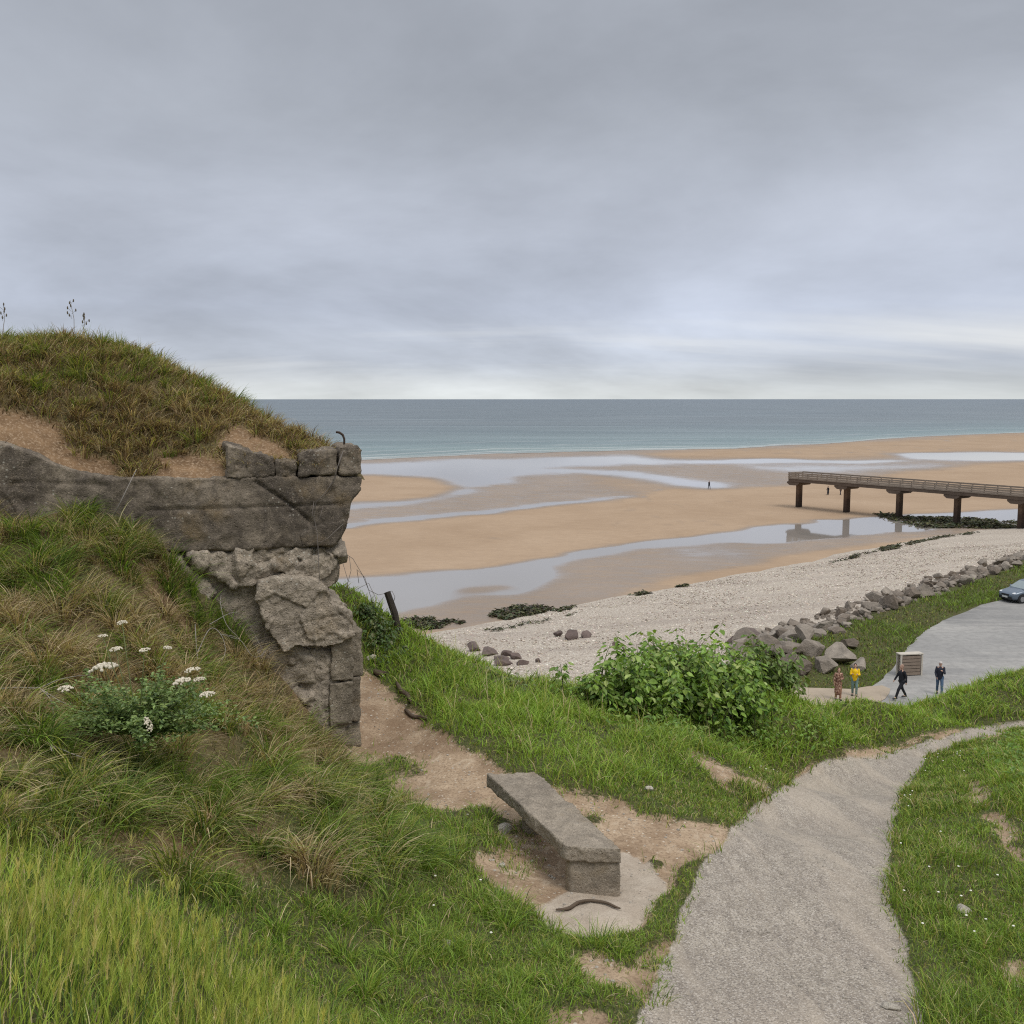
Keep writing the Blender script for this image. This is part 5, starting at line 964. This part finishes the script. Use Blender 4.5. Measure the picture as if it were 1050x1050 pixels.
# ------------------------------------------------------------------ car
pc = G(1041, 618, LOTZ+.03); car = empty('parked_car', (0, 0, 0), R(197)); tag(car, 'grey blue hatchback parked facing left at the grass edge of the car park', 'car')
paint = simple('car_paint', (.12, .15, .19), .28, .6, .3, .05, 2); glass = simple('car_glass', (.03, .035, .04), .08, .7, 0, .05, 2); blkp = simple('black_plastic', (.02, .02, .022), .6, .3); chrome = simple('rim_metal', (.4, .4, .42), .35, .5, .8, .1, 5); lampm = simple('headlamp_glass', (.62, .64, .66), .15, .7); plate = simple('number_plate', (.6, .6, .58), .5)
def loft(st, mb, nsec=16):
    rings = []
    for x, hw, z0, z1 in st:
        ring = []
        for k in range(nsec):
            a = 2*math.pi*(k+.5)/nsec; c, s_ = math.cos(a), math.sin(a); e = .42; yy = hw*math.copysign(abs(c)**e, c); z_ = (z0+z1)/2+(z1-z0)/2*math.copysign(abs(s_)**e, s_); ring.append((x, yy, z_))
        rings.append(ring)
    v = [p for r in rings for p in r]; n = nsec; f_ = [(i*n+k, i*n+(k+1) % n, (i+1)*n+(k+1) % n, (i+1)*n+k) for i in range(len(st)-1) for k in range(n)]+[tuple(range(n))[::-1], tuple((len(st)-1)*n+k for k in range(n))]
    mb.add(v, f_)
b_ = MB(); loft([(2.04, .5, .38, .6), (2.0, .66, .3, .68), (1.9, .77, .24, .76), (1.65, .83, .2, .85), (1.3, .86, .19, .93), (.95, .87, .19, 1.0), (.3, .875, .19, 1.02), (-.8, .875, .19, 1.04), (-1.6, .86, .2, 1.06), (-1.9, .8, .25, 1.03), (-2.02, .7, .34, .95)], b_, 20); b_.build('body', paint, car, True)
g_ = MB(); rp = [(1.05, .74, .98), (.25, .60, 1.47), (-.3, .605, 1.54), (-1.2, .59, 1.5), (-1.95, .72, 1.02)]
v_ = [(x, s*w, z) for x, w, z in rp for s in (-1, 1)]+[(.25, -.83, 1.0), (.25, .83, 1.0), (-.3, -.83, 1.0), (-.3, .83, 1.0), (-1.2, -.83, 1.0), (-1.2, .83, 1.0)]
g_.add(v_, [(0, 1, 3, 2), (2, 3, 5, 4), (4, 5, 7, 6), (6, 7, 9, 8), (0, 2, 10), (1, 11, 3), (2, 4, 12, 10), (3, 11, 13, 5), (4, 6, 14, 12), (5, 13, 15, 7), (6, 8, 14), (7, 15, 9)]); g_.build('cabin', paint, car)
def pane(pts, name='window', mat=glass, t=.012):
    m_ = MB(); p = [np.array(q_, float) for q_ in pts]; nn_ = np.cross(p[1]-p[0], p[2]-p[0]); nn_ /= np.linalg.norm(nn_); c_ = sum(p)/len(p)
    if nn_@(c_-np.array((-.4, 0, 1.1))) < 0: nn_ = -nn_
    n = len(p); m_.add([q_+nn_*t for q_ in p]+[q_-nn_*.02 for q_ in p], [tuple(range(n)), tuple(range(2*n-1, n-1, -1))]+[(i, n+i, n+(i+1) % n, (i+1) % n) for i in range(n)]); return m_.build(name, mat, car)
def on(a, b, t): return np.array(a)*(1-t)+np.array(b)*t
pane([on((1.05, -.74, .98), (.25, -.6, 1.47), .06)+np.array((0, .05, 0)), on((1.05, .74, .98), (.25, .6, 1.47), .06)-np.array((0, .05, 0)), on((1.05, .74, .98), (.25, .6, 1.47), .94)-np.array((0, .05, 0)), on((1.05, -.74, .98), (.25, -.6, 1.47), .94)+np.array((0, .05, 0))], 'windscreen', simple('windscreen_glass', (.2, .24, .25), .1, .8))
pane([(-1.28, -.56, 1.45), (-1.28, .56, 1.45), (-1.85, .66, 1.09), (-1.85, -.66, 1.09)], 'rear_window')
for s in (-1, 1):
    pane([(.62, s*.805, 1.06), (.2, s*.64, 1.4), (-.28, s*.64, 1.45), (-.28, s*.81, 1.06)]); pane([(-.36, s*.81, 1.06), (-.36, s*.64, 1.45), (-1.15, s*.635, 1.42), (-1.35, s*.8, 1.08)])
    for x in (1.28, -1.28):
        w_ = MB(); w_.tube([(x, s*.70, .31), (x, s*.72, .31), (x, s*.86, .31), (x, s*.885, .31)], [.28, .31, .31, .28], 22); wo = w_.build('wheel', blkp, car, False); r_ = MB(); r_.tube([(x, s*.87, .31), (x, s*.892, .31)], [.2, .19], 16); r_.build('rim', chrome, wo)
        a_ = MB(); a_.tube([(x, s*.76, .33), (x, s*.874, .33)], [.37, .37], 22); a_.build('wheel_arch', blkp, car)
    h_ = MB(); h_.ball((1.78, s*.62, .72), (.22, .12, .075), 12, 8); h_.build('headlight', lampm, car, True)
    d_m = MB(); d_m.ball((.72, s*.93, 1.04), (.07, .1, .065), 10, 8); d_m.build('mirror', paint, car, True)
    t_ = MB(); t_.box((-1.93, s*.66, .9), (.06, .09, .12)); t_.build('tail_light', simple('tail_lamp', (.3, .02, .02), .2), car)
q_ = MB(); q_.box((1.99, 0, .36), (.07, .6, .1)); q_.build('front_bumper', blkp, car); q_ = MB(); q_.box((2.03, 0, .58), (.03, .36, .055)); q_.build('grille', blkp, car); q_ = MB(); q_.box((2.075, 0, .43), (.012, .26, .055)); q_.build('number_plate', plate, car)
fr = np.array((math.cos(R(197)), math.sin(R(197)), 0)); car.location = tuple(np.array((pc[0], pc[1], LOTZ+.03))-fr*1.28+np.array((.1, .5, 0)))
# ------------------------------------------------------------------ sky and light
w = bpy.data.worlds.new('World'); S.world = w; w.use_nodes = True; nt = w.node_tree; nt.nodes.clear()
t = NT.__new__(NT); t.t = nt; t.m = None
out = t.n('ShaderNodeOutputWorld'); bg = t.n('ShaderNodeBackground'); sky = t.n('ShaderNodeTexSky', sky_type='NISHITA'); SUN_EL, SUN_AZ = R(58), R(140)
sky.sun_disc = False; sky.sun_elevation = SUN_EL; sky.sun_rotation = SUN_AZ; sky.air_density = 1.5; sky.dust_density = 3
g = t.n('ShaderNodeTexCoord').outputs['Generated']; sx = t.n('ShaderNodeSeparateXYZ'); t.set(sx.inputs[0], g); z = sx.outputs[2]; zc = t.math('MAXIMUM', z, 0)
den = t.math('ADD', zc, .22); cx2 = t.math('DIVIDE', sx.outputs[0], den); cy2 = t.math('DIVIDE', sx.outputs[1], den); cmb = t.n('ShaderNodeCombineXYZ'); t.set(cmb.inputs[0], cx2); t.set(cmb.inputs[1], cy2); pv = cmb.outputs[0]
n1 = t.noise(t.scale(pv, (.62, .62, 1), (0, 0, R(20))), .9, 7, .56, .35); n2 = t.noise(t.scale(pv, (.5, .55, 1), (0, 0, R(-14))), 1.9, 7, .58, .4)
base = t.ramp(zc, [(0, (.56, .565, .55)), (.012, (.545, .555, .555)), (.035, (.455, .478, .53)), (.085, (.425, .45, .525)), (.16, (.385, .40, .455)), (.25, (.335, .346, .382)), (.36, (.315, .324, .355)), (.62, (.75, .76, .79)), (1, (1.0, 1.0, 1.02))])
k1 = t.ramp(n1, [(.32, .72), (.5, .98), (.68, 1.24)]); k2 = t.ramp(n2, [(.35, .92), (.52, 1.0), (.7, 1.08)])
cl = t.mix(1, t.mix(1, t.mix(1, base, (.95, .985, 1.012), 'MULTIPLY'), k1, 'MULTIPLY'), k2, 'MULTIPLY')
# pale breaks low over the sea
n3 = t.noise(t.scale(pv, (.16, .8, 1)), 1.1, 6, .55); lowb = t.math('MULTIPLY', t.ramp(zc, [(0, 0), (.02, .5), (.05, 1), (.095, 0)]), t.ramp(n3, [(.5, 0), (.64, 1)]))
cl = t.mix(t.math('MULTIPLY', lowb, .8), cl, (.66, .67, .665))
sc_ = t.mix(1, cl, (10, 10, 10), 'MULTIPLY'); mx = t.mix(.04, sc_, sky.outputs[0])
nt.links.new(mx, bg.inputs[0]); bg.inputs[1].default_value = .1; nt.links.new(bg.outputs[0], out.inputs[0])
sl = bpy.data.lights.new('sun', 'SUN'); sl.energy = 1.3; sl.angle = R(25); sl.color = (1, .95, .88); so = bpy.data.objects.new('sun', sl); COL.objects.link(so)
dv = Vector((math.sin(SUN_AZ)*math.cos(SUN_EL), math.cos(SUN_AZ)*math.cos(SUN_EL), math.sin(SUN_EL))); so.rotation_euler = dv.to_track_quat('Z', 'Y').to_euler(); so.location = (0, 0, 60)
cd = bpy.data.cameras.new('camera'); cam = bpy.data.objects.new('camera', cd); COL.objects.link(cam); cam.location = (0, 0, CZ); cam.rotation_euler = (math.pi/2-PITCH, 0, 0); cd.sensor_width = 36; cd.lens = 36; cd.clip_start = .1; cd.clip_end = 60000; S.camera = cam
S.view_settings.view_transform = 'Standard'; S.view_settings.look = 'None'; S.cycles.use_denoising = False; S.cycles.filter_width = 1.15; S.view_settings.exposure = .45; S.view_settings.gamma = 1
